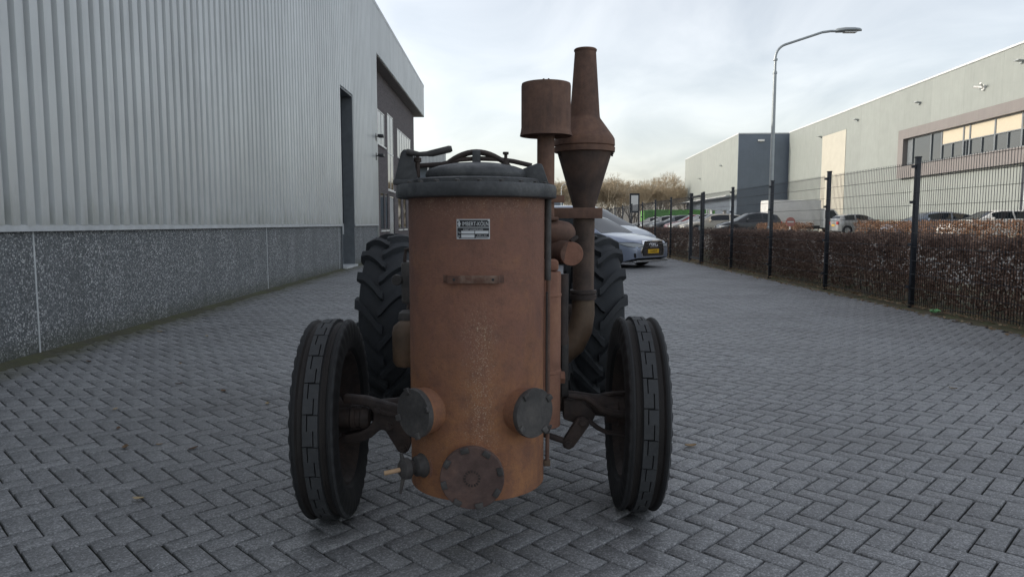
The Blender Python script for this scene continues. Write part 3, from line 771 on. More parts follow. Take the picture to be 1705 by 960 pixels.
SHAPES={
 # L, W, wheelR, front axle from nose, rear axle from nose, belt(x from nose,z), roof pts
 'sedan':dict(L=4.9,W=1.86,R=.335,fa=.92,ra=3.83,belt=[(0,.66),(.12,.74),(.6,.84),(1.35,.945),(3.3,.98),(4.2,1.0),(4.75,.98),(4.9,.9)],
     roof=[(1.10,.90),(1.98,1.38),(2.45,1.45),(3.2,1.455),(3.9,1.36),(4.5,1.08),(4.7,1.0)]),
 'estate':dict(L=4.6,W=1.8,R=.33,fa=.9,ra=3.55,belt=[(0,.64),(.12,.74),(.6,.86),(1.25,.97),(3.3,1.0),(4.3,1.02),(4.6,.98)],
     roof=[(1.2,.95),(2.05,1.42),(2.5,1.5),(3.6,1.49),(4.25,1.42),(4.55,1.05)]),
 'hatch':dict(L=3.9,W=1.72,R=.31,fa=.8,ra=3.25,belt=[(0,.62),(.12,.74),(.5,.86),(1.05,.97),(2.6,1.0),(3.6,1.03),(3.9,.95)],
     roof=[(1.0,.95),(1.85,1.42),(2.3,1.5),(3.0,1.48),(3.6,1.36),(3.86,1.0)]),
 'van':dict(L=4.75,W=1.88,R=.34,fa=.95,ra=3.9,belt=[(0,.7),(.12,.82),(.5,.98),(1.0,1.12),(3.6,1.15),(4.5,1.15),(4.75,1.1)],
     roof=[(.85,1.06),(1.95,1.68),(2.4,1.8),(3.6,1.82),(4.45,1.76),(4.72,1.15)]),
}
def make_car(kind,name,label,pos,heading,col,cat='car',metal=.5,group=None,detail=False,hs=1.0):
    d=SHAPES[kind]; L,Wd=d['L'],d['W']; hw=Wd/2; t=empty(name,pos,heading,label,cat,group)
    P=paint(name+'_paint',col,metal); Rw=d['R']; za=Rw
    # local: +x is forward, nose at x=L/2 ; s = distance from nose
    ss=sorted(set([round(L*i/90,3) for i in range(91)]+[.03,.06,L-.03]))
    def plan(s):
        f=1-.5*max(0,1-s/.55)**2.2*.40; r=1-.5*max(0,1-(L-s)/.45)**2.2*.5
        return hw*f*r
    def bottom(s):
        z=.2+ .08*max(0,1-s/.3)+.08*max(0,1-(L-s)/.3)
        for c in (d['fa'],d['ra']):
            q=(Rw+.055)**2-(s-c)**2
            if q>0: z=max(z,za+math.sqrt(q))
        return z
    vs=[];fs=[];K=11
    for s in ss:
        w=plan(s); zb=bottom(s); zt=lerp(d['belt'],s)*hs; rows=[]
        zs=zb
        sh=zt-.05
        zb=min(zb,sh-.12)
        prof=[(.985,zb),(1.0,zb+(sh-zb)*.3),(1.0,zb+(sh-zb)*.6),(.985,zb+(sh-zb)*.85),(.955,sh),(.89,zt-.012),(.78,zt+.004),(.5,zt+.02),(.25,zt+.028),(0,zt+.03)]
        for a,z in prof: rows.append((w*a,z))
        x=L/2-s
        vs+=[(x,yy,z) for yy,z in rows]+[(x,-yy,z) for yy,z in rows[-2::-1]]
    k=19; n=len(ss)
    for i in range(n-1):
        for j in range(k-1): fs.append((i*k+j,i*k+j+1,(i+1)*k+j+1,(i+1)*k+j))
    fs.append(tuple(range(k))); fs.append(tuple((n-1)*k+j for j in range(k-1,-1,-1)))
    body=MB().add(vs,fs).build('body',P,t,smooth=50)
    MB().box(-L/2+.25,L/2-.22,-hw*.78,hw*.78,.19,.62).build('underbody',M['trimblack'],t)
    # greenhouse
    rf=d['roof']; a0,a1=rf[0][0],rf[-1][0]; gs=[a0+(a1-a0)*i/48 for i in range(49)]
    def ring(s,grow=0):
        zr=lerp(rf,s)*hs; zb=lerp(d['belt'],s)*hs-.01; zr=max(zr,zb+.005); wb=plan(s)*.9; wr=hw*.66
        fr=min(1,(zr-zb)/.45); wr=wb+(wr-wb)*fr
        pts=[(wb+grow,zb),(wb+(wr-wb)*.12+grow,zb+(zr-zb)*.12),(wb+(wr-wb)*.82+grow,zb+(zr-zb)*.84),(wr*.93+grow*.5,zr-.035*fr+grow),(wr*.72,zr-.008*fr+grow),(wr*.3,zr+.004+grow),(0,zr+.006+grow)]
        return [(L/2-s,y,z) for y,z in pts]+[(L/2-s,-y,z) for y,z in pts[-2::-1]]
    def grid(name,s0,s1,j0,j1,mat,grow,parent=t,nn=12):
        vs=[];fs=[]
        for i in range(nn+1):
            r=ring(s0+(s1-s0)*i/nn,grow); vs+=r[j0:j1+1]
        m=j1-j0+1
        for i in range(nn):
            for j in range(m-1): fs.append((i*m+j,i*m+j+1,(i+1)*m+j+1,(i+1)*m+j))
        return MB().add(vs,fs).build(name,mat,parent,smooth=60)
    grid('cabin',a0,a1,0,12,P,0,nn=48)
    i2=rf[1][0]; i3=rf[2][0]
    grid('windscreen',a0+.07,i2+ (i3-i2)*.12,3,9,M['glass_car'],.006)
    rb=rf[-2][0] if kind!='sedan' else rf[-3][0]
    grid('rear_window',rb+(.03 if kind!='sedan' else .02),a1-.1,3,9,M['glass_car'],.006)
    ws=a0+(i2-a0)*.75; we=rf[-2][0]+.05; md=(ws+we)/2
    for j0 in (1,10):
        grid('side_window',ws+.12,md-.05,j0,j0+1,M['glass_car'],.007); grid('side_window',md+.05,we-.25,j0,j0+1,M['glass_car'],.007)
    for s in (d['fa'],d['ra']):
        for sg in (-1,1):
            y=sg*(hw-.12); wn=MB().lathe((L/2-s,y-sg*.1,za),(0,sg,0),[(Rw*.62,.0),(Rw*.62,.2),(Rw*.3,.17),(.03,.185)],20).build('wheel',M['alloy'],t)
            MB().lathe((L/2-s,y-sg*.1,za),(0,sg,0),[(Rw*.64,-.0),(Rw*.93,-.0),(Rw,.03),(Rw,.17),(Rw*.93,.205),(Rw*.64,.195)],28,caps=False).build('tyre',M['tyre'],wn)
            if detail:
                for k in range(10):
                    a=2*math.pi*k/10; c=Vector((L/2-s,y+sg*.085,za)); dr=Vector((math.cos(a),0,math.sin(a)))
                    MB().bar(c+dr*.05,c+dr*Rw*.6,.03,.02,(0,1,0)).build('spoke',M['trimblack'],wn)
    zf=lerp(d['belt'],.1)*hs
    for sg in (-1,1):
        # wrapped headlamp: dark bezel with the lens on it
        w0=plan(0)
        for nm,mt,off,sh in (('headlight_bezel',M['trimblack'],.010,0),('headlight',M['lampglass'],.018,.014)):
            vs=[]
            for s,y,z0,z1 in ((-off,w0*.66,zf-.155,zf-.085),(-off,w0*.93,zf-.17,zf-.045),(.07,plan(.07)+off,zf-.165,zf-.03),(.22,plan(.22)+off,zf-.14,zf-.02),(.48,plan(.48)+off,zf-.07,zf-.03)):
                vs+= [(L/2-s,sg*y,z0+sh),(L/2-s,sg*y,z1-sh)]
            MB().add(vs,[(2*i,2*i+2,2*i+3,2*i+1) for i in range(4)]).build(nm,mt,t)
        w=plan(L-.06)
        MB().box(-L/2-.006,-L/2+.1,min(sg*w*.7,sg*(w*1.0+.01)),max(sg*w*.7,sg*(w*1.0+.01)),.72*hs,(.93)*hs).build('tail_light',M['red'],t,bevel=.01)
        # mirrors
        c=Vector((L/2-ws-.05,sg*(hw*.95),lerp(d['belt'],ws)*hs+.06)); MB().lathe(c,(0,sg,0),[(.02,-.06),(.07,0),(.085,.08),(.06,.17),(.01,.19)],12).build('mirror',P,t)
    if detail:
        X=L/2
        hexa=[(-.46,.0),(-.52,.14),(-.41,.40),(.41,.40),(.52,.14),(.46,.0)]
        o=(X-.03,0,.33)
        MB().prism([(a*1.11,b*1.11-.022) for a,b in hexa],(X-.05,0,.33),(0,1,0),(0,0,1),(1,0,0),.055).build('grille_surround',M['chrome'],t,bevel=.006)
        gr=MB().prism(hexa,(X-.04,0,.33),(0,1,0),(0,0,1),(1,0,0),.052).build('grille',M['trimblack'],t)
        for i in range(7):
            z=.365+i*.055; MB().box(X+.012,X+.02,-.43,.43,z,z+.022).build('grille_bar',M['chrome'],gr)
        pl=MB().box(X+.021,X+.032,-.26,.26,.40,.51).build('number_plate',M['yellow'],t)
        EMB=[]
        for k in range(4):
            c=Vector((X+.026,(k-1.5)*.085,.625)); 
            MB().tube([c+Vector((0,.06*math.cos(a),.06*math.sin(a))) for a in [2*math.pi*q/20 for q in range(21)]],.010,6).build('emblem_ring',M['chrome'],gr)
        for sg in (-1,1):
            MB().prism([(0,0),(.26,.02),(.28,.14),(.04,.12)],(X-.075,sg*.52,.27),(0,sg,0),(0,0,1),(1,0,-.0),.055).build('air_intake',M['trimblack'],t,bevel=.008)
        MB().prism([(-.8,0),(.8,0),(.74,.05),(-.74,.05)],(X-.16,0,.17),(0,1,0),(0,0,1),(1,0,0),.16).build('splitter',M['alloy'],t,bevel=.01)
        txt=text_mesh('H-648-FP',.085); txt_o(txt,'plate_text',(X+.0335,0,.425),(0,1,0),(0,0,1),M['trimblack'],pl,t)
    else:
        MB().box(L/2-.04,L/2+.012,-.5,.5,.36,.5).build('grille',M['trimblack'],t,bevel=.01)
        MB().box(-L/2-.012,-L/2+.03,-.26,.26,.62,.73).build('number_plate',M['yellow'],t)
    return t
def text_mesh(s,size):
    c=bpy.data.curves.new('t','FONT'); c.body=s; c.size=size; c.align_x='CENTER'; c.resolution_u=3; c.extrude=.0006
    o=bpy.data.objects.new('t',c); COL.objects.link(o); dg=bpy.context.evaluated_depsgraph_get()
    me=bpy.data.meshes.new_from_object(o.evaluated_get(dg)); bpy.data.objects.remove(o); bpy.data.curves.remove(c); return me
def txt_o(me,name,loc,ex,ey,mat,parent,root=None):
    ex=Vector(ex); ey=Vector(ey); ez=ex.cross(ey)
    me.transform(Matrix(((ex.x,ey.x,ez.x,0),(ex.y,ey.y,ez.y,0),(ex.z,ey.z,ez.z,0),(0,0,0,1)))); me.materials.clear(); me.materials.append(mat)
    return link(name,me,parent,Vector(loc))
hd=R(-44); h=Vector((math.cos(hd),math.sin(hd),0)); pr=Vector((.695,.719,0))
nose=Vector((3.83,19.3,0))
ac=nose-h*2.45
make_car('sedan','silver_car','silver saloon car with wide chrome grille parked behind the tractor',ac,hd,(.27,.31,.40),detail=True)
mc=nose+pr*2.6-h*(1.95+2.375)
make_car('van','silver_van','tall pale silver people carrier parked beyond the silver saloon','' or mc,hd,(.25,.29,.36),'van')
def lotcar(kind,u,Y,hd,col,label,name,metal=.4,cat='car',group=None):
    return make_car(kind,name,label,(u,Y,LOTZ),hd,col,cat,metal,group)
PKG='cars parked in a row in the lot'
row=[('sedan',13.9,69.5,(.62,.62,.60),'white saloon at the far left end of the parked row'),('hatch',13.6,64.5,(.50,.52,.53),'pale grey hatchback second in the parked row below the green container'),
     ('estate',13.9,60,(.14,.16,.18),'dark grey estate car between the pale hatchback and the red car'),('hatch',14.0,56,(.30,.05,.06),'dark red hatchback in the parked row left of the gate'),
     ('estate',13.9,52.3,(.60,.61,.60),'white estate car seen through the gate bars'),('sedan',14.0,48.8,(.58,.54,.45),'cream saloon just right of the gate in the parked row')]
for k,X,Y,c,l in row: lotcar(k,X,Y,R(180),c,l,'parked_car',.2,group=PKG)
lotcar('hatch',15.1,45.6,R(180),(.02,.022,.026),'black hatchback in front of the white box truck','parked_car',.2,group=PKG)
lotcar('hatch',25.2,51.5,R(0),(.33,.34,.34),'grey hatchback seen from behind, left of the sunlit hedge','parked_car',.3)
lotcar('hatch',26.0,43.6,R(180),(.05,.07,.10),'dark blue hatchback behind the white estate car','parked_car',.3)
lotcar('sedan',23.3,39.6,R(180),(.16,.19,.24),'blue-grey saloon half hidden left of the white estate car','parked_car',.3)
lotcar('estate',24.8,37.0,R(180),(.72,.71,.68),'white estate car in front of the hall entrance','parked_car',.0)
def truck():
    t=empty('box_truck',(24.6,60,LOTZ),0,'white box truck with its sunlit rear end facing left','truck')
    MB().box(-3.3,.95,-1.05,1.05,.62,2.72).build('cargo_box',M['white'],t,bevel=.03)
    MB().box(-3.34,-3.301,-.98,.98,.68,2.62).build('rear_door',M['white'],t); MB().box(-.6,.3,-1.065,-1.051,.7,2.5).build('side_door',M['white'],t)
    MB().box(-3.3,2.6,-.8,.8,.35,.61).build('chassis',M['trimblack'],t)
    cab=MB().prism([(1.0,.45),(3.0,.45),(3.05,.95),(2.75,1.2),(2.1,2.0),(1.0,2.05)],(0,-.95,0),(1,0,0),(0,0,1),(0,1,0),1.9).build('cab',M['white'],t,bevel=.06)
    MB().prism([(1.35,1.22),(2.55,1.22),(2.05,1.88),(1.35,1.9)],(0,-.958,0),(1,0,0),(0,0,1),(0,1,0),.006).build('side_window',M['glass_car'],cab)
    MB().bar((2.75,0,1.24),(2.16,0,1.96),1.6,.02).build('windscreen',M['glass_car'],cab)
    MB().box(2.2,2.35,-1.2,-.99,1.15,1.5).build('mirror',M['trimblack'],cab,bevel=.02)
    for x in (2.3,-2.0):
        for sg in (-1,1):
            w=MB().lathe((x,sg*.75,.36),(0,sg,0),[(.2,0),(.2,.2)],20).build('wheel',M['alloy'],t); MB().lathe((x,sg*.75,.36),(0,sg,0),[(.2,0),(.36,.02),(.36,.2),(.2,.22)],24,caps=False).build('tyre',M['tyre'],w)
truck()
t=empty('container',(19,82,LOTZ),0,'long bright green open-topped container behind the parked cars','container')
gm=plain('container_green',(.12,.36,.07),.5); 
MB().prism([(-4.0,.2),(4.0,.2),(4.0,2.35),(-3.6,2.35),(-4.0,2.1)],(0,-1.2,0),(1,0,0),(0,0,1),(0,1,0),.08).build('side_wall',gm,t); MB().prism([(-4.0,.2),(4.0,.2),(4.0,2.35),(-3.6,2.35)],(0,1.12,0),(1,0,0),(0,0,1),(0,1,0),.08).build('side_wall',gm,t)
MB().box(-4.0,-3.92,-1.119,1.119,.2,2.2).build('end_wall',gm,t); MB().box(3.92,4,-1.119,1.119,.2,2.3).build('end_wall',gm,t); MB().box(-3.9,3.9,-1.1,1.1,.1,.25).build('floor',gm,t)
for k in range(12): MB().box(-3.7+k*.66,-3.6+k*.66,-1.28,-1.201,.25,2.3).build('rib',gm,t)
MB().box(-1.3,-.3,-1.30,-1.281,1.2,1.7).build('placard',M['white'],t)
t=empty('forklift',(20.6,72,LOTZ),0,'red forklift with pale mast frame in front of the slate dock wall','forklift')
MB().prism([(-.7,.3),(1.1,.3),(1.1,1.2),(.5,1.3),(.3,.9),(-.7,.9)],(0,-.5,0),(1,0,0),(0,0,1),(0,1,0),1.).build('body',plain('forklift_red',(.42,.03,.04),.4),t,bevel=.04)
for y in (-.45,.45): MB().box(-.85,-.72,y-.06,y+.06,.1,2.3).build('mast',M['trim'],t)
for x in (-.5,.9): MB().box(x-.04,x+.04,-.45,.45,1.2,2.1).build('guard_post',M['trim'],t)
MB().box(-.6,1.0,-.5,.5,2.1,2.16).build('overhead_guard',M['trim'],t)
for x in (-.45,.8):
    for sg in (-1,1): MB().lathe((x,sg*.45,.25),(0,sg,0),[(.1,0),(.25,.01),(.25,.17),(.1,.18)],18).build('tyre',M['tyre'],t)

# ------------------------------------------------------------------ bare trees
def tree_mesh(seed,H):
    rnd=random.Random(seed); V=[];F=[];Vt=[];Ft=[]
    def seg(Va,Fa,a,b,r0,r1,k=3):
        d=(b-a).normalized(); e1,e2,_=basis(d); n=len(Va)
        for p,r in ((a,r0),(b,r1)):
            for i in range(k): an=2*math.pi*i/k; q=p+e1*(r*math.cos(an))+e2*(r*math.sin(an)); Va.append(q[:])
        for i in range(k): Fa.append((n+i,n+(i+1)%k,n+k+(i+1)%k,n+k+i))
    def grow(a,d,l,r,lev):
        b=a+d*l
        seg(V if lev<2 else Vt,F if lev<2 else Ft,a,b,r,r*.62,6 if lev<2 else 3)
        if lev>=7: return
        nb=rnd.choice((2,3,3)) if lev<5 else 3
        for i in range(nb):
            ang=rnd.uniform(.2,.62); az=rnd.uniform(0,6.28); e1,e2,_=basis(d)
            nd=(d*math.cos(ang)+(e1*math.cos(az)+e2*math.sin(az))*math.sin(ang)+Vector((0,0,.10))).normalized()
            grow(a+d*l*rnd.uniform(.7,1.0),nd,l*rnd.uniform(.66,.86),max(.012,r*.56),lev+1)
    for k in range(rnd.choice((1,1,2))):
        grow(Vector((rnd.uniform(-.3,.3),rnd.uniform(-.3,.3),-.3)),Vector((rnd.uniform(-.1,.1),rnd.uniform(-.1,.1),1)).normalized(),H*.25,H*.014,0)
    return fastmesh('trunk',V,F,M['bark']),fastmesh('crown',Vt,Ft,M['bark2'])
TM=[tree_mesh(s,h) for s,h in ((1,11.5),(2,11.0),(3,12.2),(5,10.6),(8,11.4))]
def trees():
    rnd=random.Random(4)
    spots=[]
    for row,(Y,n,x0,x1) in enumerate(((116,19,-6,36),(122,18,-8,36),(130,17,-8,38),(138,16,-10,40))):
        for i in range(n): spots.append((x0+(x1-x0)*(i+rnd.uniform(-.3,.3))/n,Y+rnd.uniform(-3,3)))
    for i,(x,y) in enumerate(spots):
        a,b=TM[i%5]
        t=empty('bare_tree',(x,y,0),rnd.uniform(0,6.28),'bare brown tree in the wood at the end of the street','tree','bare trees in the distant wood')
        s=rnd.uniform(.78,1.02); t.scale=(s*1.15,s*1.15,s)
        link('trunk',a,t); link('crown',b,t)
trees()

# ------------------------------------------------------------------ the tractor
TX=-.125
BASE=Vector((TX,2.9,0))
tr=empty('tractor',BASE,0,'rusty vintage tractor with tall wood gas generator tank on its nose','tractor')
def part(mb,name,mat,parent=tr,bevel=0,smooth=40,bseg=2): return mb.build(name,mat,parent,off=BASE,bevel=bevel,smooth=smooth,bseg=bseg)
TY=2.53; TR=.24
def cyl_pt(r,phi,z):   # phi: 0 is the front, positive to the right
    return Vector((TX+r*math.sin(phi),TY-r*math.cos(phi),z))
# --- gas generator
tank=part(MB().lathe((TX,TY,0),(0,0,1),[(.0,.282),(.2,.278),(.228,.272),(TR,.276),(TR,.30),(TR,1.29),(TR-.02,1.30)],96),'gas_generator_tank',M['tank'])
part(MB().lathe((TX,TY,0),(0,0,1),[(.262,1.285),(.279,1.288),(.282,1.292),(.282,1.325),(.278,1.332),(.25,1.334),(.1,1.334)],96),'top_flange',M['lidiron'],tank)
part(MB().lathe((TX,TY,0),(0,0,1),[(.225,1.33),(.225,1.348),(.219,1.353),(.1,1.353)],72),'seat_ring',M['lidiron'],tank)
part(MB().lathe((TX,TY,0),(0,0,1),[(.168,1.35),(.176,1.356),(.18,1.366),(.178,1.378),(.168,1.388),(.14,1.398),(.09,1.408),(.04,1.412),(.0,1.413)],72,caps=False),'lid',M['lidiron'],tank)
for k in range(22):
    p=cyl_pt(.252,R(360*k/22+5),1.333); part(MB().lathe(p,(0,0,1),[(.009,0),(.009,.007),(.005,.009)],6),'flange_bolt',M['iron'],tank)
# lid bow, bar, clamp
arc=[Vector((TX+.11*math.sin(a),TY-.0,1.352+.085*math.cos(a)+.02)) for a in [R(-62+124*i/14) for i in range(15)]]
arc=[Vector((TX-.125+.25*i/16,TY,1.386+.064*math.sin(math.pi*i/16)**.75)) for i in range(17)]
part(MB().tube(arc,[.011+.002*math.sin(math.pi*i/16) for i in range(17)],10,sy=.8),'lid_spring',M['rust_d'],tank)
part(MB().tube([Vector((TX-.215,TY,1.402)),Vector((TX-.12,TY,1.408)),Vector((TX-.06,TY,1.424)),Vector((TX,TY,1.428)),Vector((TX+.07,TY,1.426)),Vector((TX+.13,TY,1.418)),Vector((TX+.195,TY,1.403))],.0085,10),'lid_bar',M['rust_d'],tank)
part(MB().box(TX-.014,TX+.014,TY-.022,TY+.022,1.408,1.455),'lid_clamp',M['lidiron'],tank,bevel=.003)
part(MB().lathe((TX+.103,TY-.004,1.40),(0,0,1),[(.013,0),(.012,.02),(.006,.022),(.006,.04),(.011,.042),(.011,.05)],10),'clamp_bolt',M['rust_d'],tank)
# brackets either side of the lid
for yy in (TY-.045,TY+.031):
    part(MB().prism([(-.045,0),(.045,0),(.022,.112),(.012,.122),(-.008,.122),(-.018,.11)],(TX-.243,yy,1.333),(1,0,0),(0,0,1),(0,1,0),.014),'hinge_bracket',M['lidiron'],tank,bevel=.003)
part(MB().prism([(-.026,0),(.03,0),(.016,.118),(-.004,.122)],(TX-.24,TY-.030,1.333),(1,0,0),(0,0,1),(0,1,0),.06),'hinge_block',M['iron'],tank,bevel=.004)
part(MB().prism([(-.05,0),(.05,0),(.03,.018),(-.05,.018)],(TX-.235,TY-.07,1.3335),(1,0,0),(0,0,1),(0,1,0),.03),'hinge_foot',M['lidiron'],tank,bevel=.004)
part(MB().prism([(-.046,0),(.047,0),(.022,.072),(.006,.076),(-.046,.056)],(TX+.208,TY-.04,1.333),(1,0,0),(0,0,1),(0,1,0),.08),'latch_bracket',M['lidiron'],tank,bevel=.004)
part(MB().tube([(TX-.238,TY-.05,1.446),(TX-.195,TY-.05,1.438),(TX-.16,TY-.052,1.440)],[.011,.008,.009],12).tube([(TX-.165,TY-.052,1.439),(TX-.150,TY-.052,1.441),(TX-.09,TY-.054,1.455),(TX-.082,TY-.054,1.457)],[.010,.0118,.0122,.009],14),'lid_lever',M['iron'],tank)
part(MB().lathe((TX-.205,TY-.02,1.362),(0,0,1),[(.008,0),(.008,.05),(.013,.052),(.013,.066),(.006,.068),(.006,.082)],10),'tension_bolt',M['rust_d'],tank)
# maker's plate, bent to the tank
def bend(x,z,d): return cyl_pt(TR+d, x/TR, z)
def plate_patch(x0,x1,z0,z1,d0,d1,name,mat,n=10):
    mb=MB(); vs=[];fs=[]
    for d in (d0,d1):
        for i in range(n+1):
            x=x0+(x1-x0)*i/n
            for z in (z0,z1): vs.append(bend(x,z,d))
    m=2*(n+1)
    for i in range(n):
        a=2*i; fs+=[(m+a,m+a+2,m+a+3,m+a+1),(a+1,a+3,a+2,a),(a,a+2,m+a+2,m+a),(a+1,m+a+1,m+a+3,a+3)]
    fs+=[(0,m,m+1,1),(m-2,m-1,2*m-1,2*m-2)]
    return part(mb.add(vs,fs),name,mat,tank)
PZ=1.182; pw,ph=.0535,.032
plate_patch(-pw,pw,PZ-ph,PZ+ph,-.002,.0025,'name_plate',M['plate_metal'])
plate_patch(-pw+.0025,pw-.0025,PZ+.0065,PZ+ph-.0025,.0026,.0031,'plate_field',M['plate_black'])
plate_patch(-pw+.0025,pw-.0025,PZ-ph+.0025,PZ+.0045,.0026,.0031,'plate_field',M['plate_black'])
plate_patch(-.038,.004,PZ-.0145,PZ-.0055,.0032,.0036,'plate_blank',M['plate_metal']); plate_patch(.006,.049,PZ-.0145,PZ-.0055,.0032,.0036,'plate_blank',M['plate_metal'])
plate_patch(-.038,.004,PZ-.0275,PZ-.0175,.0032,.0036,'plate_blank',M['plate_metal']); plate_patch(.008,.049,PZ-.0275,PZ-.0255,.0032,.0036,'plate_line',M['plate_metal'])
def plate_text(s,size,x,z,name='plate_lettering',sx=1):
    me=text_mesh(s,size); c=Vector((0,0,0))
    for v in me.vertices:
        p=bend(x+v.co.x*sx, z+v.co.y, .0036+v.co.z*.3); v.co=p-BASE-CEN[tank]
    me.materials.clear(); me.materials.append(M['plate_metal'])
    o=bpy.data.objects.new(name,me); COL.objects.link(o); o.parent=tank; CEN[o]=CEN[tank]; o.location=(0,0,0)
    return o
plate_text('IMBERT-KÖLN',.0185,.0075,PZ+.0108,sx=.72)
plate_text('IMBERT-GASERZEUGER',.0062,.0,PZ-.0035,sx=1.0)
plate_text('Typ',.0075,-.045,PZ-.0125,sx=.9); plate_text('Nr',.0075,-.045,PZ-.025,sx=.9); plate_text('D.R.P. u. A.P.',.0058,.028,PZ-.022)
# small flame-like emblem at the left of the name
def emblem():
    pts=[(0,.0105),(.0022,.006),(.0028,.002),(.0062,-.001),(.0028,-.004),(.003,-.0085),(0,-.0105),(-.003,-.0085),(-.0028,-.004),(-.0062,-.001),(-.0028,.002),(-.0022,.006)]
    mb=MB(); n=len(pts); f=[bend(-.0445+a,PZ+.0178+b,.0037) for a,b in pts]; mb.add(f,[tuple(range(n))]); part(mb,'plate_emblem',M['plate_metal'],tank)
emblem()
for a in (-1,1):
    for b in (-1,1): 
        p=bend(a*.0485,PZ+b*.0275,.003); part(MB().lathe(p,Vector((math.sin(a*.0485/TR),-math.cos(a*.0485/TR),0)),[(.0022,0),(.0022,.001),(.001,.0018)],8),'rivet',M['plate_metal'],tank)
# strap bracket below the plate
hx=.0875
mb=MB(); zz0,zz1=1.008,1.033; yb=TY-TR-.012
path=[(-hx-.012,TY-math.sqrt(TR**2-(hx+.012)**2)+.002),(-hx,TY-math.sqrt(TR**2-hx**2)-.002),(-hx+.004,yb),(hx-.004,yb),(hx,TY-math.sqrt(TR**2-hx**2)-.002),(hx+.012,TY-math.sqrt(TR**2-(hx+.012)**2)+.002)]
vs=[];fs=[]
for (x,y) in path:
    for (dy,z) in ((0,zz0),(-.005,zz0),(-.005,zz1),(0,zz1)): vs.append((TX+x,y+dy,z))
for i in range(len(path)-1):
    for k in range(4): fs.append((i*4+k,i*4+(k+1)%4,i*4+4+(k+1)%4,i*4+4+k))
fs+=[(0,1,2,3),(23,22,21,20)]
part(mb.add(vs,fs),'strap_bracket',rust('scuffed_strap',((.07,.04,.035),(.16,.085,.06),(.33,.25,.2)),14),tank,bevel=.0015)
for x in (-.062,.064): part(MB().lathe((TX+x,yb-.0045,1.02),(0,-1,0),[(.0045,0),(.0045,.0014)],10),'strap_hole',M['black'],tank)
# round hatches
def hatch(phi,z,rho,r,lugs,mat,name,lug_a0=0,lw=.022,tilt=0):
    d=Vector((math.sin(phi),-math.cos(phi),-tilt)).normalized(); c=cyl_pt(rho,phi,z); e1,e2,_=basis(d)
    part(MB().lathe(c-d*.16,d,[(r*.93,0),(r*.93,.128),(r*.97,.13),(r*.97,.142)],48),'hatch_neck',M['tank'],tank)
    hobj=part(MB().lathe(c,d,[(r*.985,-.020),(r,-.016),(r,-.003),(r*.98,.0),(r*.6,.001),(.0,.0015)],64,caps=False),'hatch_cover',mat,tank)
    for k in range(lugs):
        a=lug_a0+2*math.pi*k/lugs; dr=e1*math.cos(a)+e2*math.sin(a); tg=d.cross(dr)
        q=c+dr*(r*.90)
        m=MB().bar(q-dr*.010+d*.002,q+dr*(.012 if lugs==4 else .009)+d*.003,lw,.007,d,0,lw*.8,.014)
        part(m,'hatch_lug',M['iron'],tank,bevel=.003)
    return c,d,e1,e2
c,d,e1,e2=hatch(R(-1),.376,.292,.105,8,rust('rusted_cover',((.07,.047,.043),(.125,.083,.073),(.19,.115,.09)),9,.8,streak=False),'ash',.25,.030)
for k in range(16):
    a=2*math.pi*k/16; q=c+(e1*math.cos(a)+e2*math.sin(a))*.024+d*.002; part(MB().bar(q-(e1*math.cos(a)+e2*math.sin(a))*.004,q+(e1*math.cos(a)+e2*math.sin(a))*.004,.004,.004,d),'cast_mark',M['rust_d'],tank)
hatch(R(-42),.573,.305,.083,4,M['iron'],'left',.35,.024)
hatch(R(42),.573,.302,.083,4,M['iron'],'right',.6,.024)
# igniter valve at the lower left
phi=R(-50); d=Vector((math.sin(phi),-math.cos(phi)*.8,.0)).normalized(); c=cyl_pt(TR-.01,phi,.372)
v=part(MB().lathe(c,d,[(.042,0),(.042,.012),(.036,.02),(.034,.035),(.02,.042),(.024,.05),(.036,.062),(.036,.082),(.024,.092),(.012,.094)],28),'igniter_valve',M['iron'],tank)
part(MB().lathe(c-d*.004,d,[(.055,0),(.055,.006)],28),'valve_flange',M['rust_o'],tank)
e=c+d*.08; part(MB().tube([e+Vector((-.008,0,.055)),e+Vector((0,0,.02)),e+Vector((.0,0,-.02)),e+Vector((-.012,0,-.085))],[.006,.009,.008,.0045],8),'valve_lever',M['iron'],tank)
part(MB().tube([c+d*.088,c+d*.088+Vector((-.055,-.02,-.006))],[.008,.0075],10),'wooden_peg',M['wood'],tank)
# thin pipe along the right side of the tank
px,py=TX+TR+.012,TY-.02
part(MB().tube([(px,py,1.285),(px,py,1.0)],.0115,12),'sleeve_pipe',M['iron'],tr)
part(MB().tube([(px+.002,py,1.01),(px+.002,py,.62),(px+.001,py,.34)],.0075,10),'drain_pipe',M['rust'],tr)
part(MB().tube([(px-.004,py-.014,.96),(px-.004,py-.014,.60)],.004,8),'thin_line',M['rust_d'],tr)
part(MB().prism([(-.018,0),(.018,0),(.006,-.03),(-.006,-.03)],(px+.0,py-.012,.475),(1,0,0),(0,0,1),(0,1,0),.02),'pipe_clamp',M['iron'],tr,bevel=.002)
part(MB().box(px-.012,px+.012,py-.012,py+.012,.325,.345),'pipe_foot',M['brass'],tr,bevel=.002)
# gas cooler cylinder
CX,CY=.128,2.74
part(MB().lathe((CX,CY,0),(0,0,1),[(.055,.405),(.062,.41),(.0625,.62),(.065,.622),(.065,.632),(.0625,.634),(.0625,.92),(.065,.922),(.065,.93),(.0625,.932),(.0625,1.0),(.06,1.015),(.03,1.02)],40),'gas_cooler',M['rust_o'])
part(MB().box(CX-.06,CX+.05,CY-.04,CY+.08,1.02,1.06),'cooler_head',M['rust_o'],bevel=.008)
part(MB().tube([(CX+.075,CY+.07,1.0),(CX+.075,CY+.07,.72)],.022,16),'side_pipe',M['rust_d'])
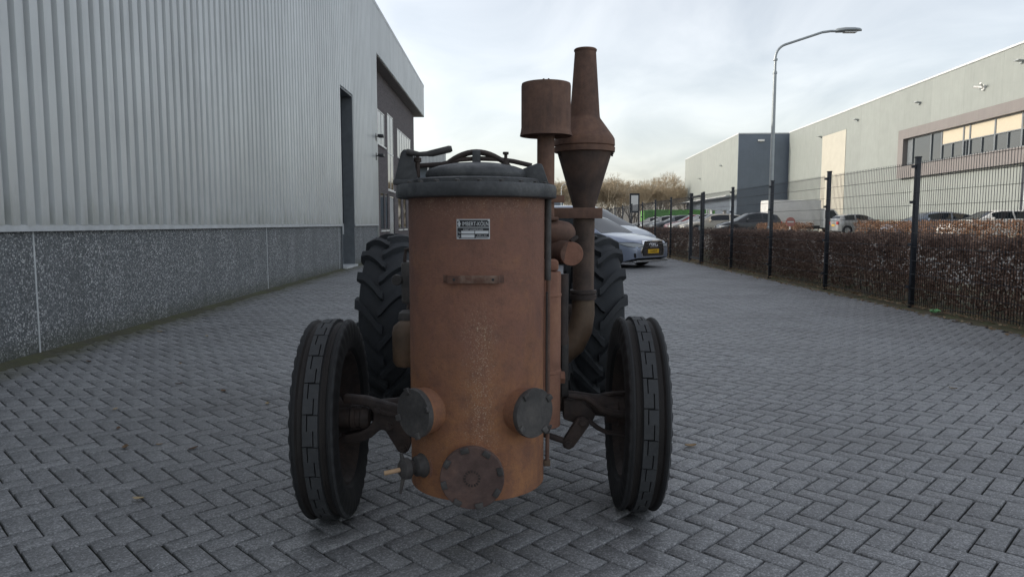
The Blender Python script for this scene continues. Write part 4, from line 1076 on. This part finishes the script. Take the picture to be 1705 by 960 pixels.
# intake elbows behind the tank
part(MB().tube([(.0,2.93,1.165),(.12,2.93,1.168),(.17,2.93,1.165),(.20,2.945,1.162),(.218,2.98,1.16),(.222,3.05,1.158)],[.05,.051,.051,.05,.049,.048],20),'upper_elbow',M['rust'])
part(MB().box(.09,.19,2.88,2.98,1.213,1.226),'elbow_lug',M['rust'],bevel=.004)
part(MB().tube([(.02,2.95,1.075),(.10,2.95,1.082),(.16,2.945,1.085),(.20,2.92,1.085),(.222,2.88,1.082),(.236,2.84,1.080)],[.052,.052,.052,.05,.047,.045],20),'lower_elbow',M['rust'])
part(MB().lathe((.238,2.838,1.079),(.10,-1,0),[(.046,-.03),(.048,-.012),(.048,.0),(.046,.003),(.0,.004)],40,caps=False),'end_cap',M['rust_o'])
part(MB().bar((.235,2.85,1.128),(.262,2.86,1.148),.02,.014),'cap_clip',M['rust_d'],bevel=.002)
# air filter
AX,AY=.139,2.95
f=part(MB().lathe((AX,AY,0),(0,0,1),[(.03,.95),(.036,.96),(.036,1.30),(.038,1.302),(.038,1.315),(.036,1.317),(.036,1.56)],32),'intake_pipe',M['rust'])
part(MB().lathe((AX,AY,0),(0,0,1),[(.03,1.575),(.1,1.572),(.105,1.556),(.107,1.556),(.103,1.575),(.101,1.59),(.101,1.755),(.099,1.765),(.06,1.768),(.0,1.769)],64,caps=False),'air_filter_can',M['rust'],f)
part(MB().lathe((AX,AY,1.768),(0,0,1),[(.012,0),(.010,.006),(.006,.012)],10).tube([(AX-.012,AY,1.786),(AX-.007,AY,1.777),(AX,AY,1.775),(AX+.007,AY,1.777),(AX+.012,AY,1.786)],[.0045,.005,.005,.005,.0045],8),'wing_nut',M['rust_d'],f)
part(MB().box(AX-.03,AX+.075,AY-.04,AY-.03,1.285,1.315),'filter_strap',M['rust'],f,bevel=.002)
# exhaust with spark arrestor
EX,EY=.318,3.15
ex=part(MB().lathe((EX,EY,0),(0,0,1),[(.0475,.905),(.0475,1.265),(.05,1.27)],36),'exhaust_pipe',rust('exhaust_pipe_steel',((.06,.047,.042),(.13,.092,.074),(.20,.13,.09)),6,.75,speck=.9))
part(MB().lathe((EX,EY,0),(0,0,1),[(.049,1.262),(.05,1.275),(.118,1.505),(.118,1.515)],56),'spark_arrestor_cone',rust('cone_steel',((.045,.034,.031),(.085,.058,.048),(.14,.085,.06)),6,.75),ex)
part(MB().lathe((EX,EY,0),(0,0,1),[(.12,1.508),(.132,1.510),(.133,1.530),(.127,1.534),(.1325,1.538),(.131,1.565),(.124,1.578),(.068,1.655),(.066,1.662)],56),'spark_arrestor_dome',M['rust'],ex)
part(MB().lathe((EX,EY,0),(0,0,1),[(.066,1.66),(.064,1.68),(.0462,1.938),(.049,1.941),(.050,1.947),(.046,1.951),(.042,1.945),(.05,1.70)],40,caps=False),'exhaust_stack',M['rust'],ex)
for a in (R(200),R(-15),R(60),R(130)): part(MB().lathe((EX+.121*math.cos(a),EY+.121*math.sin(a),1.512),(0,0,-1),[(.007,0),(.007,.012),(.0045,.013),(.0045,.022)],8),'arrestor_bolt',M['rust_d'],ex)
part(MB().lathe((EX,EY,0),(0,0,1),[(.05,.862),(.058,.864),(.06,.885),(.055,.888),(.0595,.892),(.059,.905),(.05,.908)],36),'exhaust_flange',M['rust_d'],ex)
part(MB().tube([(EX,EY,.87),(EX,EY,.80),(EX-.012,EY,.73),(EX-.045,EY,.665),(EX-.1,EY,.62),(EX-.17,EY,.60),(EX-.3,EY,.597)],[.05,.052,.056,.06,.062,.062,.062],28),'exhaust_elbow',M['brass'],ex)
part(MB().box(.17,.392,3.085,3.097,1.222,1.268).box(.372,.392,3.098,3.19,1.224,1.266),'exhaust_bracket',M['rust'],ex,bevel=.002)
# engine and body behind the tank
part(MB().box(TX-.2,TX+.2,2.98,3.9,.42,1.05),'engine_block',M['rust_d'],bevel=.03)
part(MB().lathe((TX,2.97,.75),(0,-1,0),[(.19,-.05),(.19,.06),(.15,.1),(.12,.1)],40),'cylinder_head',M['rust_d'])
part(MB().box(TX-.17,TX+.17,3.9,4.95,.38,.85),'gearbox',M['rust_d'],bevel=.04)
part(MB().tube([(TX-.55,4.75,.57),(TX+.55,4.75,.57)],.09,24),'rear_axle',M['rust_d'])
part(MB().tube([(TX+.0,4.0,.95),(TX+.0,4.25,1.12)],.016,10),'steering_column',M['rust_d'])
sw=[Vector((TX+.19*math.cos(a),4.25+.19*math.sin(a)*.8,1.12+.19*math.sin(a)*-.35)) for a in [2*math.pi*k/28 for k in range(29)]]
part(MB().tube(sw,.012,8),'steering_wheel',M['black'])
part(MB().prism([(-.2,-.16),(.2,-.16),(.22,.1),(.1,.2),(-.1,.2),(-.22,.1)],(TX,4.85,.98),(1,0,0),(0,1,.12),(0,0,1),.03),'driver_seat',M['rust'],bevel=.01)
part(MB().bar((TX,4.75,.85),(TX,4.85,.98),.06,.02),'seat_spring',M['rust_d'])
# fuel/oil reservoir and lamp at the left
part(MB().lathe((-.435,2.86,0),(0,0,1),[(.015,.615),(.04,.622),(.052,.64),(.053,.76),(.047,.785),(.03,.80),(.02,.806)],32),'oil_reservoir',M['brass'])
part(MB().lathe((-.43,2.9,0),(0,0,1),[(.036,.79),(.04,.81),(.036,.835),(.02,.845)],24),'reservoir_cap',M['iron'])
part(MB().box(-.47,-.33,2.99,3.10,.86,1.04),'pump_housing',M['iron'],bevel=.012)
part(MB().lathe((-.487,2.99,.962),(-.1,-1,0),[(.021,-.02),(.024,0),(.021,.006),(.0,.007)],24,caps=False),'pump_knob',M['iron'])
part(MB().tube([(-.455,3.0,1.04),(-.45,3.0,1.09),(-.40,3.0,1.1)],.008,8),'pump_line',M['rust_d'])
part(MB().tube([(-.44,3.0,.86),(-.438,2.95,.84),(-.435,2.92,.83)],.006,8),'pump_line',M['rust_d'])
part(MB().box(TX+.33,TX+.36,2.9,2.96,.48,.74),'side_lever_plate',M['iron'],bevel=.006)

# --- tyres
def revolve(prof,seg,closed=True):
    """prof list (lateral x, radius). axis = +x"""
    vs=[];fs=[];n=len(prof)
    for k in range(seg):
        a=2*math.pi*k/seg
        for x,r in prof: vs.append((x,-r*math.sin(a),r*math.cos(a)))
    for k in range(seg):
        k2=(k+1)%seg
        for i in range(n if closed else n-1):
            i2=(i+1)%n; fs.append((k*n+i,k*n+i2,k2*n+i2,k2*n+i))
    return vs,fs
def xf(mb,loc,yaw=0,camber=0,spin=0):
    m=Matrix.Translation(Vector(loc))@Matrix.Rotation(yaw,4,'Z')@Matrix.Rotation(camber,4,'Y')@Matrix.Rotation(spin,4,'X')
    mb.v=[m@Vector(v) for v in mb.v]; return mb
def front_wheel(loc,yaw,camber,inner):
    """inner = +1 when the hub side that faces the tractor is +x"""
    Rr=.405; w=.083
    out=[(-w*.62,.262),(-w*.9,.285),(-w*1.04,.325),(-w*1.04,.362),(-w*1.0,.383),(-w*.95,.393),(-w*.86,.400),(-w*.76,.402),(-w*.68,.399),(-w*.60,.389),(-w*.44,.386),(-w*.37,.390)]
    prof=out+[(-x,r) for x,r in out[::-1]]
    mb=MB(); vs,fs=revolve(prof,160)
    n=len(prof); vs=[Vector(v) for v in vs]
    for k in range(160):          # scalloped shoulder
        if k%4<2:
            for i in (3,4,5,n-6,n-5,n-4): p=vs[k*n+i]; rr=math.hypot(p.y,p.z); vs[k*n+i]=Vector((p.x*.975,p.y*(rr-.006)/rr,p.z*(rr-.006)/rr))
    mats=[]
    for k in range(160):
        for i in range(n): mats.append(1 if i in (8,9,10,n-12,n-11,n-10) else (2 if i in (5,n-7) else 0))
    mb.add(vs,fs); mb.m=mats
    # centre band of interlocking blocks
    N=44
    def blk(x0,x1,a0,a1,r0=.384,r1=.4045):
        pts=[]
        for a in (a0,a1):
            for x,r in ((x0,r0),(x1,r0),(x1,r1),(x0,r1)): pts.append((x,-r*math.sin(a),r*math.cos(a)))
        mb.add(pts,[(0,3,2,1),(4,5,6,7),(0,1,5,4),(1,2,6,5),(2,3,7,6),(3,0,4,7)],2)
    b=w*.33; s=.0022; st=2*math.pi/N
    for k in range(N):
        q=(-1 if k%2 else 1)*b*.40
        blk(-b,q-s,k*st+.002*(k%2),(k+1)*st-(.0 if k%2 else .009)); blk(q+s,b,k*st+(.009 if k%2 else 0),(k+1)*st)
    rim=MB(); i=inner
    rp=[(-i*.05,.262),(-i*.055,.272),(-i*.062,.272),(-i*.064,.262),(-i*.03,.235),(i*.0,.228),(i*.03,.235),(i*.064,.262),(i*.062,.272),(i*.055,.272),(i*.05,.255),(i*.015,.215),(-i*.02,.19),(-i*.025,.12),(i*.0,.09),(i*.0,.0)]
    vs,fs=revolve(rp,64,False); rim.add(vs,fs)
    hub=MB().lathe((0,0,0),(i,0,0),[(.085,-.01),(.085,.02),(.065,.03),(.06,.07),(.052,.075),(.048,.12),(.03,.125)],28)
    o=part(xf(rim,loc,yaw,camber),'front_wheel',M['rust_d'])
    part(xf(mb,loc,yaw,camber),'tyre',[M['rubber'],M['rubber_brown'],M['rubber_hi']],o,smooth=28)
    part(xf(hub,loc,yaw,camber),'hub',M['rust_d'],o)
    for k in range(6):
        a=2*math.pi*k/6; q=MB().lathe((i*.0,.11*math.cos(a),.11*math.sin(a)),(i,0,0),[(.011,-.03),(.011,.012),(.006,.014)],6); part(xf(q,loc,yaw,camber),'wheel_nut',M['rust_d'],o)
LW=(-.735,2.87,.405); RW=(.520,2.95,.405)
front_wheel(LW,R(2.0),R(-1.0),1)
front_wheel(RW,R(-1.0),R(1.0),-1)
def rear_wheel(loc,inner,spin):
    Rr=.535; w=.145
    prof=[(-w*.60,.31),(-w*.9,.34),(-w*1.04,.40),(-w*1.03,.455),(-w*.92,.495),(-w*.7,.518),(-w*.35,.530),(0,.534)]
    prof=prof+[(-x,r) for x,r in prof[-2::-1]]
    mb=MB(); vs,fs=revolve(prof,96); mb.add(vs,fs)
    def surf(t):   # t 0 centre .. 1.25 down the shoulder -> x,r
        pts=[(0,0,.534),(.35,w*.35,.530),(.7,w*.7,.518),(.92,w*.92,.495),(1.08,w*1.03,.455),(1.3,w*1.04,.415)]
        for a,b in zip(pts[:-1],pts[1:]):
            if t<=b[0]: f=(t-a[0])/(b[0]-a[0]); return a[1]+(b[1]-a[1])*f, a[2]+(b[2]-a[2])*f
        return pts[-1][1],pts[-1][2]
    N=17
    for side in (-1,1):
        for k in range(N):
            a0=2*math.pi*(k+(.5 if side>0 else 0))/N
            vs=[];fs=[]; n=9
            for i in range(n+1):
                t=-.10+(1.26+.10)*i/n; x,r=surf(abs(t)); x=x if t>=0 else -x
                # angle: swings forward from centre to shoulder
                ang=a0-.30*(max(t,0)**.85)*1.0+.03
                hw=.020+.006*max(0,t); h=.036 if t<.8 else .036-.012*(t-.8)/.46
                for (da,hh) in ((-hw*1.35,-.006),(-hw,h),(hw,h),(hw*1.35,-.006)):
                    aa=ang+da/r; rad=r+hh*(1 if t<1 else .55); xx=x+ (hh*.75 if t>.85 else 0)
                    vs.append((side*xx,-rad*math.sin(aa),rad*math.cos(aa)))
            for i in range(n):
                for q in range(3): fs.append((i*4+q,i*4+q+1,i*4+5+q,i*4+4+q))
            fs+=[(0,1,2,3),(n*4+3,n*4+2,n*4+1,n*4)]
            mb.add(vs,fs)
    rim=MB(); i=inner
    rp=[(-i*.085,.30),(-i*.09,.318),(-i*.06,.29),(0,.28),(i*.06,.29),(i*.09,.318),(i*.085,.30),(i*.05,.27),(i*.02,.2),(i*.02,.0)]
    vs,fs=revolve(rp,64,False); rim.add(vs,fs)
    o=part(xf(rim,loc,0,0,spin),'rear_wheel',M['rust'])
    part(xf(mb,loc,0,0,spin),'tyre',M['rubber_rear'],o,smooth=35)
    part(xf(MB().lathe((0,0,0),(-i,0,0),[(.12,0),(.12,.05),(.08,.08),(.05,.085)],28),loc),'hub',M['rust_d'],o)
rear_wheel((TX-.665,4.75,.565),1,.06)
rear_wheel((TX+.665,4.75,.565),-1,.20)

# --- front axle and steering linkage
D=M['rust_d']
part(MB().tube([(-.64,2.90,.42),(-.3,2.93,.44),(.0,2.95,.46),(.25,2.95,.45),(.47,2.95,.42)],.035,14,sy=1.3),'front_axle',D)
# left: forked steering arm clasping the king pin
def at(u,v,Y):
    y=(v-480)/1180; th=R(5.23); k=Y/(math.cos(th)-y*math.sin(th)); return ((u-852.5)/1180*k, 1.2+(-math.sin(th)-y*math.cos(th))*k)
fork=[(40,215),(180,228),(395,290),(420,380),(462,490),(444,558),(412,577),(378,560),(300,432),(270,425),(215,475),(150,503),(40,512),(40,458),(140,440),(195,410),(225,370),(228,320),(200,287),(140,272),(40,268)]
def fp(q,Y=2.76): return at(560+q[0]/3.694,600+q[1]/3.694,Y)
part(MB().prism([fp(q) for q in fork],(0,2.76,0),(1,0,0),(0,0,1),(0,1,0),.05),'steering_fork',D,bevel=.007)
x0,z0=fp((195,362))
part(MB().lathe((x0,2.79,z0),(-1,0,0),[(.012,-.006),(.036,0),(.044,.012),(.046,.03),(.041,.034),(.041,.05),(.047,.054),(.047,.07),(.04,.075),(.04,.13)],28),'king_pin_housing',D)
for q in ((265,305),(330,405),(412,540)):
    x,z=fp(q); part(MB().lathe((x,2.762,z),(0,-1,0),[(.021,0),(.021,.005),(.014,.006),(.014,.018),(.008,.019),(.008,.028)],6),'fork_bolt',D)
part(MB().bar((fp((230,300))[0],2.752,fp((230,300))[1]),(fp((385,335))[0],2.752,fp((385,335))[1]),.016,.02,(0,0,1)),'fork_rib',D,bevel=.004)
# right: curved arms and track rod
def pts(L,Y): return [Vector((at(u,v,Y)[0],Y,at(u,v,Y)[1])) for u,v in L]
part(MB().tube(pts([(946,658),(958,660),(976,662),(990,671),(1002,682),(1020,688),(1044,691)],2.85),[.010,.011,.012,.0135,.015,.016,.017],10),'steering_arm',D)
part(MB().tube(pts([(978,668),(992,661),(1011,656),(1024,654),(1046,653)],2.96),[.018,.019,.017,.015,.014],7,sy=.6),'upper_arm',D)
part(MB().prism([at(u,v,2.86) for u,v in ((938,667),(968,665),(992,690),(986,704),(962,706),(938,698))],(0,2.86,0),(1,0,0),(0,0,1),(0,1,0),.06),'axle_bracket',D,bevel=.008)
part(MB().tube(pts([(966,700),(981,700),(996,712),(1010,719),(1040,724)],2.84),[.015,.017,.016,.015,.015],7,sy=.6),'lower_arm',D)
part(MB().prism([at(u,v,2.80) for u,v in ((961,697),(972,695),(981,701),(981,709),(955,745),(947,749),(938,745),(936,736))],(0,2.80,0),(1,0,0),(0,0,1),(0,1,0),.035),'drag_link',D,bevel=.006)
for u,v in ((970,703),(946,739)): x,z=at(u,v,2.80); part(MB().lathe((x,2.80,z),(0,-1,0),[(.017,-.01),(.017,.008),(.010,.010),(.010,.018)],14),'link_pivot',D)
part(MB().tube([(-.375,2.78,.372),(-.1,2.80,.375),(.06,2.81,.375),(.225,2.82,at(943,735,2.82)[1])],.013,12),'track_rod',D)
part(MB().box(.175,.193,2.82,2.90,.47,.68),'axle_plate',M['iron'],bevel=.006)
part(MB().lathe((.193,2.83,.58),(1,0,0),[(.026,0),(.026,.02),(.018,.022)],6),'brass_nut',M['rust_o'])

# ------------------------------------------------------------------ small things on the paving
def fallen():
    t=NT('fallen_leaf'); oi=t.n('ObjectInfo'); t.set(Base_Color=t.ramp(oi.outputs['Random'],[(0,(.10,.055,.03)),(.5,(.28,.19,.10)),(1,(.42,.33,.2))]),Roughness=.8)
    V=[];F=[];n=7
    for i in range(n):
        s=i/(n-1); w=.024*math.sin(math.pi*min(1,s*.94+.05))**.8; z=.004+.014*abs(s-.45); 
        V+=[(-.045+.09*s,-w,z+.010),(-.045+.09*s,0,z),(-.045+.09*s,w,z+.006)]
    for i in range(n-1):
        for j in range(2): a=i*3+j; F.append((a,a+1,a+4,a+3))
    me=fastmesh('fallen_leaf',V,F,t.mat,True)
    th=R(5.23)
    px=[(148,603),(192,682),(197,714),(209,746),(231,832),(265,741),(298,640),(372,652),(445,673),(266,553),(300,606),(322,748),(1150,744),(1587,648),(345,560)]
    for i,(u,v) in enumerate(px):
        y=(v-480)/1180; dz=-math.sin(th)-y*math.cos(th); dy=math.cos(th)-y*math.sin(th); k=1.2/-dz
        o=bpy.data.objects.new('fallen_leaf',me); COL.objects.link(o); o.location=((u-852.5)/1180*k,dy*k,.003); s=random.uniform(.4,.75); o.scale=(s,s,s); o.rotation_euler=(random.uniform(-.1,.2),random.uniform(-.1,.1),random.uniform(0,6.28))
        tag(o,'dry brown leaf lying on the dark block paving','leaf','fallen leaves on the paving')
fallen()
mb=MB(); vs=[];fs=[]
for i in range(7):
    for k in range(8):
        a=2*math.pi*k/8; r=.03*(1+.25*math.sin(3*a+i))*(1 if 0<i<6 else .6); vs.append((5.56+.022*i,9.35+r*math.cos(a),.045+.75*r*math.sin(a)+.006*math.sin(i*2)))
for i in range(6):
    for k in range(8): fs.append((i*8+k,i*8+(k+1)%8,i*8+8+(k+1)%8,i*8+8+k))
fs+=[tuple(range(8)),tuple(48+k for k in range(8))]
o=mb.add(vs,fs,0).build('crushed_can',plain('green_white_can',(.22,.5,.22),.35,.2,.9,30)); tag(o,'crushed pale green drink can lying in the leaves by the fence','can')
